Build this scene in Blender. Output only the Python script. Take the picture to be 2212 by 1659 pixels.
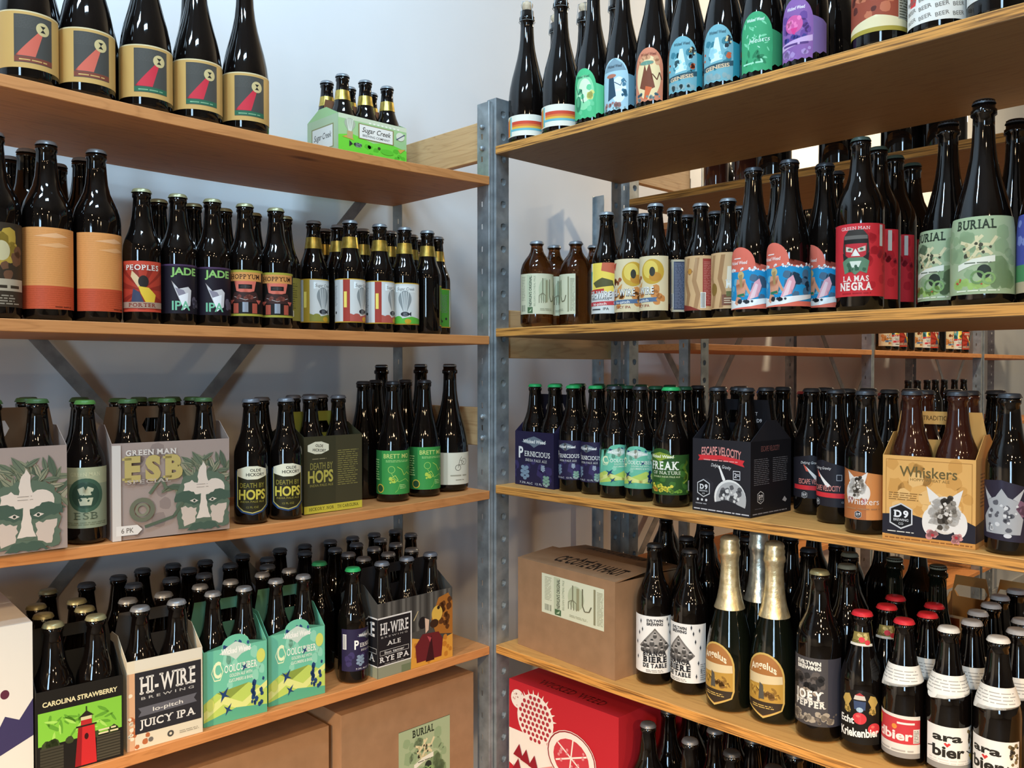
import bpy, bmesh, math, random
from mathutils import Vector, Matrix

for o in list(bpy.data.objects):
    bpy.data.objects.remove(o, do_unlink=True)
SC = bpy.context.scene
COL = SC.collection

# ------------------------------------------------------------------ camera
FPX, CX, CY = 1867.0, 1106.0, 829.5          # focal length in pixels of the 2212 x 1659 frame
TH = math.radians(45.97)                     # heading of the lens axis, from +X
PITCH = math.radians(-0.967)
EYE = 1.53
cam = bpy.data.cameras.new('camera'); camo = bpy.data.objects.new('camera', cam); COL.objects.link(camo)
cam.sensor_fit = 'HORIZONTAL'; cam.sensor_width = 36.0; cam.lens = FPX / 2212.0 * 36.0
cam.clip_start = 0.02; cam.clip_end = 100
camo.location = (0, 0, EYE)
camo.rotation_euler = (math.radians(90) + PITCH, math.radians(0.0), TH - math.radians(90))
SC.camera = camo

# ------------------------------------------------------------------ light, exposure
SC.view_settings.view_transform = 'Standard'
SC.view_settings.look = 'None'
SC.view_settings.exposure = 0.38
SC.view_settings.gamma = 1.0
SC.view_settings.use_curve_mapping = False
w = bpy.data.worlds.new('world'); SC.world = w; w.use_nodes = True
bg = w.node_tree.nodes['Background']; bg.inputs[0].default_value = (0.45, 0.60, 0.80, 1); bg.inputs[1].default_value = 0.13

def area(name, loc, target, sx, sy, energy, color):
    l = bpy.data.lights.new(name, 'AREA'); l.shape = 'RECTANGLE'; l.size = sx; l.size_y = sy
    l.energy = energy; l.color = color
    o = bpy.data.objects.new(name, l); COL.objects.link(o); o.location = loc
    d = Vector(target) - Vector(loc); o.rotation_euler = d.to_track_quat('-Z', 'Y').to_euler()
    return o
def bulb(name, loc, energy, color, radius=0.035):
    l = bpy.data.lights.new(name, 'POINT'); l.energy = energy; l.color = color; l.shadow_soft_size = radius
    o = bpy.data.objects.new(name, l); COL.objects.link(o); o.location = loc
    return o
COOL = (0.52, 0.77, 1.0); WARM = (1.0, 0.70, 0.40)
for x, y in ((-0.55, 0.85), (0.75, 0.75), (0.1, 0.2)):   # small ceiling panels high over the wall unit
    area('ceiling_panel', (x, y, 3.3), (x + .25, 1.6, 2.2), 0.42, 0.12, 14, COOL)
area('shop_window', (-2.4, -1.3, 1.7), (0.9, 1.2, 1.3), 0.55, 1.7, 56, COOL)
for x, y, z, e in ((0.15, -0.75, 2.6, 6), (-0.75, 0.05, 2.65, 5), (-0.3, -1.7, 2.6, 8), (-1.35, -1.1, 2.6, 7), (0.55, -2.4, 2.6, 8), (-2.2, -0.2, 2.6, 6)):
    bulb('ceiling_bulb', (x, y, z), e, WARM, 0.03)
def fill_spot(loc, energy):                     # added fill spots that brighten the lower shelves, aimed straight down
    l = bpy.data.lights.new('warm_fill_light', 'SPOT'); l.energy = energy; l.color = WARM; l.shadow_soft_size = .05
    l.spot_size = math.radians(158); l.spot_blend = .35
    o = bpy.data.objects.new('warm_fill_light', l); COL.objects.link(o); o.location = loc
for x, y, z, e in ((-0.45, -1.35, 2.0, 120), (-1.7, 0.3, 2.0, 290), (0.5, -2.2, 2.0, 72), (0.0, -0.45, 2.2, 22)): fill_spot((x, y, z), e)
fill_spot((3.7, -0.9, 2.1), 95)  # one more added fill spot, brightening the wall of the next aisle
bulb('aisle_bulb', (3.5, 1.0, 2.8), 52, (1.0, 0.8, 0.52), 0.05)
bulb('aisle_bulb', (4.9, 0.8, 2.8), 50, (1.0, 0.8, 0.52), 0.05)

# ------------------------------------------------------------------ pixel helpers (authoring only: where a thing stands)
def heading(px): return TH - math.atan((px - CX) / FPX)
YL, XR = 1.441, 1.335                        # front planes of the left and the right unit
ZS = {'L1': EYE + .4346, 'L2': EYE + .0754, 'L3': EYE - .2743, 'L4': EYE - .628, 'L5': EYE - .984,
      'R1': EYE + .5026, 'R2': EYE + .0925, 'R3': EYE - .2618, 'R4': EYE - .626, 'R5': EYE - .984}
SAG = {'L1': .0085, 'L3': .008}
def sag(shelf, x):
    s = SAG.get(shelf, 0.0)
    if not s: return 0.0
    k = (x - .83) / .49
    return s * max(0.0, 1 - k * k)
def on(shelf, px, inset):
    a = heading(px)
    if shelf[0] == 'L':
        y = YL + inset; return (y / math.tan(a), y)
    x = XR + inset; return (x, x * math.tan(a))
def hit(shelf, px, py):                       # point of the shelf top seen at a pixel
    z = ZS[shelf] - EYE
    d = camo.rotation_euler.to_matrix() @ Vector(((px - CX) / FPX, -(py - CY) / FPX, -1))
    for i in range(4):
        k = z / d.z; z = ZS[shelf] - EYE - sag(shelf, d.x * k)
    return (d.x * k, d.y * k)
def ztop(shelf, x, r=0.0): return ZS[shelf] - min(sag(shelf, x - r), sag(shelf, x + r)) + (.0004 if shelf in SAG else 0)

# ------------------------------------------------------------------ materials
def lin(h):
    h = h.lstrip('#'); v = [int(h[i:i + 2], 16) / 255 for i in (0, 2, 4)]
    return tuple(x / 12.92 if x <= .04045 else ((x + .055) / 1.055) ** 2.4 for x in v) + (1,)
_M = {}
def col(h, rough=.55, metal=0.0, spec=.22):
    k = (h, rough, metal)
    if k not in _M:
        m = bpy.data.materials.new('print_' + h.lstrip('#')); m.use_nodes = True
        b = m.node_tree.nodes['Principled BSDF']
        b.inputs['Base Color'].default_value = lin(h); b.inputs['Roughness'].default_value = rough
        b.inputs['Metallic'].default_value = metal; b.inputs['Specular IOR Level'].default_value = spec
        _M[k] = m
    return _M[k]
def nodes_mat(name):
    m = bpy.data.materials.new(name); m.use_nodes = True
    nt = m.node_tree; return m, nt, nt.nodes, nt.links, nt.nodes['Principled BSDF']
def glass_mat(name, rgb, rough=.045, trans=0.0):
    m, nt, N, L, b = nodes_mat(name)
    b.inputs['Base Color'].default_value = rgb + (1,); b.inputs['Roughness'].default_value = rough
    b.inputs['IOR'].default_value = 1.5; b.inputs['Transmission Weight'].default_value = trans
    n = N.new('ShaderNodeTexNoise'); n.inputs['Scale'].default_value = 55
    bp = N.new('ShaderNodeBump'); bp.inputs['Strength'].default_value = .007; bp.inputs['Distance'].default_value = .01
    tc = N.new('ShaderNodeTexCoord'); L.new(tc.outputs['Object'], n.inputs['Vector'])
    L.new(n.outputs['Fac'], bp.inputs['Height']); L.new(bp.outputs['Normal'], b.inputs['Normal'])
    return m
M_DARK = glass_mat('dark_brown_glass', (.0035, .0024, .0020))
M_GREEN = glass_mat('dark_green_glass', (.0045, .0058, .0032))
M_AMBER = glass_mat('amber_glass', (.17, .055, .012), .05, .9)
M_RED = glass_mat('red_amber_glass', (.035, .009, .005), .07)

def wood(name, base, dark, axis, ply):
    m, nt, N, L, b = nodes_mat(name)
    tc = N.new('ShaderNodeTexCoord')
    mp = N.new('ShaderNodeMapping'); L.new(tc.outputs['Object'], mp.inputs['Vector'])
    mp.inputs['Scale'].default_value = (1.1, 9, 9) if axis == 'X' else (9, 1.1, 9)
    n1 = N.new('ShaderNodeTexNoise'); n1.inputs['Scale'].default_value = 2.2; n1.inputs['Detail'].default_value = 3; n1.inputs['Distortion'].default_value = .8
    L.new(mp.outputs['Vector'], n1.inputs['Vector'])
    mul = N.new('ShaderNodeMath'); mul.operation = 'MULTIPLY'; mul.inputs[1].default_value = 9; L.new(n1.outputs['Fac'], mul.inputs[0])
    fr = N.new('ShaderNodeMath'); fr.operation = 'PINGPONG'; fr.inputs[1].default_value = .5; L.new(mul.outputs[0], fr.inputs[0])
    mp2 = N.new('ShaderNodeMapping'); L.new(tc.outputs['Object'], mp2.inputs['Vector'])
    mp2.inputs['Scale'].default_value = (6, 160, 160) if axis == 'X' else (160, 6, 160)
    n2 = N.new('ShaderNodeTexNoise'); n2.inputs['Scale'].default_value = 1.6; n2.inputs['Detail'].default_value = 4; L.new(mp2.outputs['Vector'], n2.inputs['Vector'])
    r = N.new('ShaderNodeValToRGB'); r.color_ramp.elements[0].position = .0; r.color_ramp.elements[1].position = .5
    r.color_ramp.elements[0].color = dark + (1,); r.color_ramp.elements[1].color = base + (1,)
    ad = N.new('ShaderNodeMath'); ad.operation = 'MULTIPLY_ADD'; ad.inputs[1].default_value = .55; L.new(n2.outputs['Fac'], ad.inputs[0])
    L.new(fr.outputs[0], ad.inputs[2]); L.new(ad.outputs[0], r.inputs['Fac'])
    out = r.outputs['Color']
    # knots
    vo = N.new('ShaderNodeTexVoronoi'); mp3 = N.new('ShaderNodeMapping'); L.new(tc.outputs['Object'], mp3.inputs['Vector'])
    mp3.inputs['Scale'].default_value = (3.2, 9, 1.0) if axis == 'X' else (9, 3.2, 1.0)
    L.new(mp3.outputs['Vector'], vo.inputs['Vector']); vo.inputs['Scale'].default_value = 1.0
    kr = N.new('ShaderNodeValToRGB'); kr.color_ramp.elements[0].position = .05; kr.color_ramp.elements[1].position = .13
    kr.color_ramp.elements[0].color = (.28, .16, .10, 1); kr.color_ramp.elements[1].color = (1, 1, 1, 1)
    L.new(vo.outputs['Distance'], kr.inputs['Fac'])
    mx = N.new('ShaderNodeMixRGB'); mx.blend_type = 'MULTIPLY'; mx.inputs[0].default_value = .0 if ply else .85
    L.new(out, mx.inputs[1]); L.new(kr.outputs['Color'], mx.inputs[2]); out = mx.outputs[0]
    if ply:                                   # the layers of the sheet show on its edges
        g = N.new('ShaderNodeNewGeometry'); sp = N.new('ShaderNodeSeparateXYZ'); L.new(g.outputs['True Normal'], sp.inputs[0])
        ab = N.new('ShaderNodeMath'); ab.operation = 'ABSOLUTE'; L.new(sp.outputs['Z'], ab.inputs[0])
        lt = N.new('ShaderNodeMath'); lt.operation = 'LESS_THAN'; lt.inputs[1].default_value = .5; L.new(ab.outputs[0], lt.inputs[0])
        mp4 = N.new('ShaderNodeMapping'); L.new(tc.outputs['Object'], mp4.inputs['Vector']); mp4.inputs['Scale'].default_value = (9, 9, 300)
        n4 = N.new('ShaderNodeTexNoise'); n4.inputs['Scale'].default_value = 1.0; n4.inputs['Detail'].default_value = 5; L.new(mp4.outputs['Vector'], n4.inputs['Vector'])
        r4 = N.new('ShaderNodeValToRGB'); r4.color_ramp.elements[0].position = .36; r4.color_ramp.elements[1].position = .56
        r4.color_ramp.elements[0].color = (dark[0] * .42, dark[1] * .4, dark[2] * .38, 1); r4.color_ramp.elements[1].color = (base[0] * 1.06, base[1] * .95, base[2] * .75, 1)
        L.new(n4.outputs['Fac'], r4.inputs['Fac'])
        mx2 = N.new('ShaderNodeMixRGB'); L.new(lt.outputs[0], mx2.inputs[0]); L.new(out, mx2.inputs[1]); L.new(r4.outputs['Color'], mx2.inputs[2]); out = mx2.outputs[0]
        lo = N.new('ShaderNodeMath'); lo.operation = 'LESS_THAN'; lo.inputs[1].default_value = -.5; L.new(sp.outputs['Z'], lo.inputs[0])   # shade beneath the boards, put into the colour of downward faces
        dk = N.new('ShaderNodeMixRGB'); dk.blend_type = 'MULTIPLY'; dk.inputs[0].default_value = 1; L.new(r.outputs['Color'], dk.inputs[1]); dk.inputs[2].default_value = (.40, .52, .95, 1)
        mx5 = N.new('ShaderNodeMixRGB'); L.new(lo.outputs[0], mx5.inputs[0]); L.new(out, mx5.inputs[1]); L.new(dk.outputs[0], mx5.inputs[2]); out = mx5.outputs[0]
    L.new(out, b.inputs['Base Color']); b.inputs['Roughness'].default_value = .55; b.inputs['Specular IOR Level'].default_value = .3
    bp = N.new('ShaderNodeBump'); bp.inputs['Strength'].default_value = .18; bp.inputs['Distance'].default_value = .002
    L.new(n2.outputs['Fac'], bp.inputs['Height']); L.new(bp.outputs['Normal'], b.inputs['Normal'])
    return m
M_PINE = wood('pine_board', (.60, .25, .08), (.41, .155, .045), 'X', False)
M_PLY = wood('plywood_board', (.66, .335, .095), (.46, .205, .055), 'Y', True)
M_PLANKX = wood('pine_plank_x', (.58, .36, .17), (.40, .22, .09), 'X', False)
M_PLANKY = wood('pine_plank_y', (.58, .36, .17), (.40, .22, .09), 'Y', False)

def noisy(name, c1, c2, scale, rough, metal=0.0, bump=0.0, lo=.35, hi=.65):
    m, nt, N, L, b = nodes_mat(name)
    tc = N.new('ShaderNodeTexCoord'); n = N.new('ShaderNodeTexNoise'); n.inputs['Scale'].default_value = scale; n.inputs['Detail'].default_value = 6
    L.new(tc.outputs['Object'], n.inputs['Vector'])
    r = N.new('ShaderNodeValToRGB'); r.color_ramp.elements[0].position = lo; r.color_ramp.elements[1].position = hi
    r.color_ramp.elements[0].color = c1 + (1,); r.color_ramp.elements[1].color = c2 + (1,)
    L.new(n.outputs['Fac'], r.inputs['Fac']); L.new(r.outputs['Color'], b.inputs['Base Color'])
    b.inputs['Roughness'].default_value = rough; b.inputs['Metallic'].default_value = metal
    if bump:
        bp = N.new('ShaderNodeBump'); bp.inputs['Strength'].default_value = bump; bp.inputs['Distance'].default_value = .003
        L.new(n.outputs['Fac'], bp.inputs['Height']); L.new(bp.outputs['Normal'], b.inputs['Normal'])
    return m
M_STEEL = noisy('galvanised_steel', (.27, .295, .305), (.42, .455, .47), 30, .42, .65, .04)
M_WALL = noisy('white_drywall', (.66, .67, .68), (.72, .73, .735), 1.6, .75, 0, .02)
M_BACK = noisy('grey_painted_wall', (.24, .25, .26), (.28, .29, .30), 1.6, .75)
M_CARD = noisy('brown_cardboard', (.30, .165, .08), (.345, .19, .094), 30, .8, 0, .02)
M_CONC = noisy('grey_concrete', (.07, .068, .065), (.11, .105, .10), 3, .7)
M_CEIL = noisy('grey_ceiling', (.24, .24, .245), (.30, .30, .305), 2, .85)
M_TRIM = noisy('white_trim', (.6, .6, .59), (.66, .66, .65), 2, .6)
M_FOIL = noisy('gold_foil', (.70, .58, .32), (.92, .82, .55), 90, .36, .8, .4)
M_SFOIL = noisy('silver_foil', (.55, .57, .50), (.82, .83, .74), 90, .34, .85, .4)
M_CORK = noisy('cork', (.42, .30, .18), (.60, .47, .32), 120, .85)
M_GOLDBAND = noisy('gold_band', (.44, .30, .05), (.66, .49, .12), 70, .32, .85)

# ------------------------------------------------------------------ object helpers
def link(o, parent=None):
    COL.objects.link(o)
    if parent is not None: o.parent = parent
    return o
def mesh_obj(name, me, parent=None):
    return link(bpy.data.objects.new(name, me), parent)
def from_bm(name, bm, mats):
    me = bpy.data.meshes.new(name); bm.to_mesh(me); bm.free()
    for m in (mats if isinstance(mats, (list, tuple)) else [mats]): me.materials.append(m)
    return me
def tag(o, label, cat, group=None):
    o['label'] = label; o['category'] = cat
    if group: o['group'] = group
    return o
def thing(name, loc, rz, label, cat, group=None):
    o = bpy.data.objects.new(name, None); COL.objects.link(o); o.empty_display_size = .02
    o.location = loc; o.rotation_euler = (0, 0, rz)
    return tag(o, label, cat, group)
def structure(o): o['kind'] = 'structure'; return o
def bm_box(bm, x0, y0, z0, x1, y1, z1, mi=0):
    v = [bm.verts.new(p) for p in ((x0, y0, z0), (x1, y0, z0), (x1, y1, z0), (x0, y1, z0), (x0, y0, z1), (x1, y0, z1), (x1, y1, z1), (x0, y1, z1))]
    for f in ((0, 3, 2, 1), (4, 5, 6, 7), (0, 1, 5, 4), (1, 2, 6, 5), (2, 3, 7, 6), (3, 0, 4, 7)):
        bm.faces.new([v[i] for i in f]).material_index = mi
def box_mesh(name, x0, y0, z0, x1, y1, z1, mat, bevel=0):
    bm = bmesh.new(); bm_box(bm, x0, y0, z0, x1, y1, z1)
    if bevel: bmesh.ops.bevel(bm, geom=bm.edges[:], offset=bevel, segments=1, affect='EDGES')
    return from_bm(name, bm, mat)

# ------------------------------------------------------------------ flat print: 2-D shapes in millimetres, laid on a label or a panel
def R(c, x0, y0, x1, y1): return (c, [[(x0, y0), (x1, y0), (x1, y1), (x0, y1)]], None)
def P(c, *pts): return (c, [list(pts)], None)
def C(c, x, y, rx, ry=None, n=28):
    ry = ry or rx
    return (c, [[(x + rx * math.cos(i * 2 * math.pi / n), y + ry * math.sin(i * 2 * math.pi / n)) for i in range(n)]], None)
def RING(c, x, y, r0, r1, n=20):
    q = [(math.cos(i * 2 * math.pi / n), math.sin(i * 2 * math.pi / n)) for i in range(n)]
    return (c, [[(x + r0 * q[i][0], y + r0 * q[i][1]), (x + r1 * q[i][0], y + r1 * q[i][1]), (x + r1 * q[(i + 1) % n][0], y + r1 * q[(i + 1) % n][1]), (x + r0 * q[(i + 1) % n][0], y + r0 * q[(i + 1) % n][1])] for i in range(n)], None)
def FR(c, x0, y0, x1, y1, t):                 # a frame
    return (c, [[(x0, y0), (x1, y0), (x1, y0 + t), (x0, y0 + t)], [(x0, y1 - t), (x1, y1 - t), (x1, y1), (x0, y1)],
                [(x0, y0 + t), (x0 + t, y0 + t), (x0 + t, y1 - t), (x0, y1 - t)], [(x1 - t, y0 + t), (x1, y0 + t), (x1, y1 - t), (x1 - t, y1 - t)]], None)
def LN(c, x0, y0, x1, y1, n, fill=.45, seed=1, ragged=.18):  # n lines of tiny print, broken into words
    rnd = random.Random(seed); out = []; p = (y1 - y0) / n
    for i in range(n):
        y = y0 + p * i; x = x0; xe = x1 - rnd.random() * ragged * (x1 - x0)
        while x < xe:
            wd = min(xe - x, p * (1.2 + 3 * rnd.random()))
            out.append([(x, y), (x + wd, y), (x + wd, y + p * fill), (x, y + p * fill)]); x += wd + p * .5
    return (c, out, None)
def BAR(c, x0, y0, x1, y1, n=13, seed=3):      # bar code strokes, along x
    rnd = random.Random(seed); out = []; x = x0; st = (x1 - x0) / n
    for i in range(n):
        wd = st * (.25 + .5 * rnd.random()); out.append([(x, y0), (x + wd, y0), (x + wd, y1), (x, y1)]); x += st
    return (c, out, None)
def BL(c, seed, n, x0, y0, x1, y1, s0, s1, asp=1.0):  # scattered irregular dabs of ink
    rnd = random.Random(seed); out = []
    for i in range(n):
        s = s0 + (s1 - s0) * rnd.random(); a0 = rnd.random() * 6.28; k = rnd.randint(9, 13)
        x = x0 + s + (x1 - x0 - 2 * s) * rnd.random(); y = y0 + s + (y1 - y0 - 2 * s) * rnd.random()
        ca, sa = math.cos(a0), math.sin(a0); q = []
        for j in range(k):
            r = s * (.72 + .28 * rnd.random()); t = j * 2 * math.pi / k; u, v = r * math.cos(t), r * math.sin(t) * asp
            q.append((x + u * ca - v * sa, y + u * sa + v * ca))
        out.append(q)
    return (c, out, None)
def ST(c, pts, wd):                            # a stroke along a polyline
    out = []
    for (a, b), (d, e) in zip(pts, pts[1:]):
        l = math.hypot(d - a, e - b) or 1; nx, ny = -(e - b) / l * wd / 2, (d - a) / l * wd / 2
        out.append([(a + nx, b + ny), (a - nx, b - ny), (d - nx, e - ny), (d + nx, e + ny)])
    return (c, out, None)
_G = {}
def glyphs(s, bold):
    k = (s, bold)
    if k not in _G:
        cu = bpy.data.curves.new('lettering', 'FONT'); cu.body = s; cu.size = 1; cu.resolution_u = 3; cu.offset = bold
        o = bpy.data.objects.new('lettering', cu); me = bpy.data.meshes.new_from_object(o)
        _G[k] = ([(v.co.x, v.co.y) for v in me.vertices], [list(p.vertices) for p in me.polygons])
        bpy.data.objects.remove(o); bpy.data.curves.remove(cu); bpy.data.meshes.remove(me)
    return _G[k]
SB = dict(A='LR', B='L', D='L', E='L', F='L', H='LR', I='C', K='LR', L='L', M='LR', N='L', P='L', R='LR', T='C', Y='C', X='LR')
SU = dict(B='L', D='L', E='L', F='L', H='LR', I='C', J='R', K='LR', L='L', M='LR', N='LR', P='L', R='L', U='LR', V='LR', W='LR', Y='LR', X='LR')
def T(c, s, x, y, h, w=None, ser=0, rot=0, bold=.012, sh=0, arc=0):
    V, F = [], []; cap = .69
    if ser:
        pen = 0
        for ch in s:
            if ch == ' ': pen += .32; continue
            v, f = glyphs(ch, bold)
            if not v: continue
            a, b = min(q[0] for q in v), max(q[0] for q in v); o = len(V)
            V += [(q[0] - a + pen, q[1]) for q in v]; F += [[i + o for i in g] for g in f]; wd = b - a
            for tab, y0 in ((SB, 0), (SU, cap - .07)):
                for m in tab.get(ch, ''):
                    cxx = pen + {'L': .07, 'R': wd - .07, 'C': wd / 2}[m]; o = len(V)
                    V += [(cxx - .15, y0), (cxx + .15, y0), (cxx + .15, y0 + .075), (cxx - .15, y0 + .075)]; F.append([o, o + 1, o + 2, o + 3])
            pen += wd + .15
    else:
        V, F = glyphs(s, bold); V = list(V)
    if not V: return (c, [], None)
    a, b = min(q[0] for q in V), max(q[0] for q in V)
    ky = h / cap; kx = (w / (b - a)) if w else ky
    cr, sr = math.cos(math.radians(rot)), math.sin(math.radians(rot)); out = []
    for u, v in V:
        u2, v2 = (u - (a + b) / 2) * kx + sh * v * ky, v * ky
        if arc: v2 += arc * (1 - (u2 / (w / 2)) ** 2)
        out.append((x + u2 * cr - v2 * sr, y + u2 * sr + v2 * cr))
    return (c, None, (out, F))
def print_mesh(name, shapes, rfun=None, rbody=None, z0=0, bisv=0, lift=.25):
    """rfun given: wrapped round a bottle facing -Y; otherwise flat, facing -Y. Output in metres."""
    bm = bmesh.new(); mats = []; idx = {}
    for li, (c, polys, tx) in enumerate(shapes):
        if c not in idx: idx[c] = len(mats); mats.append(col(c))
        mi = idx[c]; zz = li * .03
        if tx:
            vs = [bm.verts.new((u, v, zz)) for u, v in tx[0]]
            for f in tx[1]:
                try: bm.faces.new([vs[i] for i in f]).material_index = mi
                except ValueError: pass
        else:
            for q in polys:
                try: bm.faces.new([bm.verts.new((u, v, zz)) for u, v in q]).material_index = mi
                except ValueError: pass
    bmesh.ops.triangulate(bm, faces=[f for f in bm.faces if len(f.verts) > 4])
    if rfun:
        u0, u1 = min(v.co.x for v in bm.verts), max(v.co.x for v in bm.verts)
        k = math.ceil(u0 / 5)
        while k * 5 < u1:
            bmesh.ops.bisect_plane(bm, geom=bm.verts[:] + bm.edges[:] + bm.faces[:], plane_co=(k * 5, 0, 0), plane_no=(1, 0, 0)); k += 1
        if bisv:
            v0, v1 = min(v.co.y for v in bm.verts), max(v.co.y for v in bm.verts); q = v0 + bisv
            while q < v1:
                bmesh.ops.bisect_plane(bm, geom=bm.verts[:] + bm.edges[:] + bm.faces[:], plane_co=(0, q, 0), plane_no=(0, 1, 0)); q += bisv
        vb = min(v.co.y for v in bm.verts)
        for v in bm.verts:                    # every layer follows the same facets, so that none sinks into another
            k = math.floor(v.co.x / 5 + 1e-5); t = v.co.x / 5 - k; a0, a1 = k * 5 / rbody, (k + 1) * 5 / rbody
            if bisv:
                m = math.floor((v.co.y - vb) / bisv + 1e-5); s = (v.co.y - vb) / bisv - m
                r = rfun(vb + m * bisv + z0) * (1 - s) + rfun(vb + (m + 1) * bisv + z0) * s
            else: r = rbody
            r += (lift + .5 if bisv else lift) + v.co.z
            v.co = Vector((r * (math.sin(a0) * (1 - t) + math.sin(a1) * t), -r * (math.cos(a0) * (1 - t) + math.cos(a1) * t), v.co.y + z0)) * .001
    else:
        for v in bm.verts: v.co = Vector((v.co.x, -(lift + v.co.z), v.co.y + z0)) * .001
    if rfun:
        for f in bm.faces: f.smooth = True
    me = from_bm(name, bm, mats)
    return me
# ------------------------------------------------------------------ the room
WALLY = 1.855
structure(mesh_obj('floor', box_mesh('floor', -3.6, -4.6, -.05, 8, WALLY, 0, M_CONC)))
structure(mesh_obj('wall_back', box_mesh('wall_back', -3.6, WALLY, -.05, 8, WALLY + .1, 3.7, M_WALL)))
structure(mesh_obj('wall_right', box_mesh('wall_right', 8, -4.6, -.05, 8.1, WALLY + .1, 3.7, M_WALL)))
structure(mesh_obj('wall_left', box_mesh('wall_left', -3.6, -4.6, -.05, -3.5, WALLY, 3.7, M_BACK)))
structure(mesh_obj('wall_front', box_mesh('wall_front', -3.6, -4.6, -.05, 8, -4.5, 3.7, M_BACK)))
structure(mesh_obj('ceiling', box_mesh('ceiling', -3.6, -4.6, 3.7, 8.1, WALLY + .1, 3.75, M_CEIL)))
structure(mesh_obj('baseboard_back', box_mesh('baseboard_back', -3.5, WALLY - .014, 0, 8, WALLY, .1, M_TRIM, .003)))

# ------------------------------------------------------------------ shelving
def flange(bm, ox, oy, dx, dy, wd, z0, z1, hole, pitch=.0508):
    if hole == 'slot': H = [(.55, -6), (.69, -6), (.69, 0), (.69, 6), (.62, 6), (.55, 6), (.55, 0), (.55, -6)]
    slot = [(.47, -6.2), (.60, -6.2), (.66, -6.2), (.66, 0), (.66, 6.2), (.60, 6.2), (.52, 6.2), (.52, 0)]
    slot = [(.53, -6.2), (.595, -6.2), (.66, -6.2), (.66, 0), (.66, 6.2), (.595, 6.2), (.53, 6.2), (.53, 0)]
    key = [(.40, -6.5), (.56, -9), (.72, -6.5), (.80, 1), (.74, 6.5), (.56, 8.5), (.38, 6.5), (.32, 1)]
    hp = slot if hole == 'slot' else key
    n = int((z1 - z0) / pitch)
    def vert(f, z): return bm.verts.new((ox + dx * wd * f, oy + dy * wd * f, z))
    for i in range(n):
        a = z0 + i * pitch; b = a + pitch; m = (a + b) / 2
        out = [vert(f, z) for f, z in ((0, a), (.55, a), (1, a), (1, m), (1, b), (.55, b), (0, b), (0, m))]
        inn = [vert(f, m + h * .001) for f, h in hp]
        for k in range(8): bm.faces.new((out[k], out[(k + 1) % 8], inn[(k + 1) % 8], inn[k]))
        if hole == 'key':                     # pressed-in keyhole: its bowl is closed behind
            nx, ny = -dy * .006, abs(dx) * .006
            bow = [bm.verts.new((v.co.x + nx, v.co.y + ny, v.co.z)) for v in inn]
            for k in range(8): bm.faces.new((inn[k], inn[(k + 1) % 8], bow[(k + 1) % 8], bow[k]))
            bm.faces.new(bow)
    if z1 - z0 - n * pitch > .003:
        a = z0 + n * pitch; bm.faces.new((vert(0, a), vert(1, a), vert(1, z1), vert(0, z1)))
def post(parent, x, y, d1, w1, d2, w2, z1, hole):
    """steel angle: two punched flanges leaving the corner (x, y)"""
    bm = bmesh.new()
    flange(bm, x, y, d1[0], d1[1], w1, 0.0, z1, hole)
    if w2 > .02: flange(bm, x, y, d2[0], d2[1], w2, 0.0, z1, 'slot')
    else:
        v = [bm.verts.new(q) for q in ((x, y, 0), (x + d2[0] * w2, y + d2[1] * w2, 0), (x + d2[0] * w2, y + d2[1] * w2, z1), (x, y, z1))]; bm.faces.new(v)
    bmesh.ops.remove_doubles(bm, verts=bm.verts, dist=.0001)
    bmesh.ops.recalc_face_normals(bm, faces=bm.faces)
    o = mesh_obj('upright', from_bm('upright', bm, M_STEEL), parent)
    md = o.modifiers.new('thickness', 'SOLIDIFY'); md.thickness = .0018; md.offset = 0
    return o
def board(parent, x0, y0, x1, y1, ztop_, mat, axis, shelf=None, th=.019):
    bm = bmesh.new(); n = 24; rnd = random.Random(int(ztop_ * 1000)); rings = []
    for i in range(n + 1):
        t = i / n; e = .0007 * rnd.uniform(-1, 1)
        if axis == 'X':
            x = x0 + (x1 - x0) * t; s = sag(shelf, x) if shelf else 0; z = ztop_ - s
            q = [(x, y0 + e, z - th + .001), (x, y0 + e + .001, z - th), (x, y1, z - th), (x, y1, z), (x, y0 + e + .001, z), (x, y0 + e, z - .001)]
        else:
            y = y0 + (y1 - y0) * t; z = ztop_
            q = [(x0 + e, y, z - th + .001), (x0 + e + .001, y, z - th), (x1, y, z - th), (x1, y, z), (x0 + e + .001, y, z), (x0 + e, y, z - .001)]
        rings.append([bm.verts.new(p) for p in q])
    for a, b in zip(rings, rings[1:]):
        for k in range(6): bm.faces.new((a[k], a[(k + 1) % 6], b[(k + 1) % 6], b[k]))
    bm.faces.new(rings[0]); bm.faces.new(rings[-1])
    bmesh.ops.recalc_face_normals(bm, faces=bm.faces)
    return mesh_obj('shelf_board', from_bm('shelf_board', bm, mat), parent)
def bracket(parent, a, b, z, n):                # clip strip under a board end
    return
def strap(parent, p0, p1, y, wd=.026):
    d = Vector((p1[0] - p0[0], p1[1] - p0[1])); d.normalize(); nx, nz = -d.y * wd / 2, d.x * wd / 2
    bm = bmesh.new(); q = [(p0[0] + nx, p0[1] + nz), (p1[0] + nx, p1[1] + nz), (p1[0] - nx, p1[1] - nz), (p0[0] - nx, p0[1] - nz)]
    f = [bm.verts.new((a, y, b)) for a, b in q]; g = [bm.verts.new((a, y + .0025, b)) for a, b in q]
    bm.faces.new(f); bm.faces.new(g)
    for k in range(4): bm.faces.new((f[k], f[(k + 1) % 4], g[(k + 1) % 4], g[k]))
    bmesh.ops.recalc_face_normals(bm, faces=bm.faces)
    return mesh_obj('cross_brace', from_bm('cross_brace', bm, M_STEEL), parent)
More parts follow.
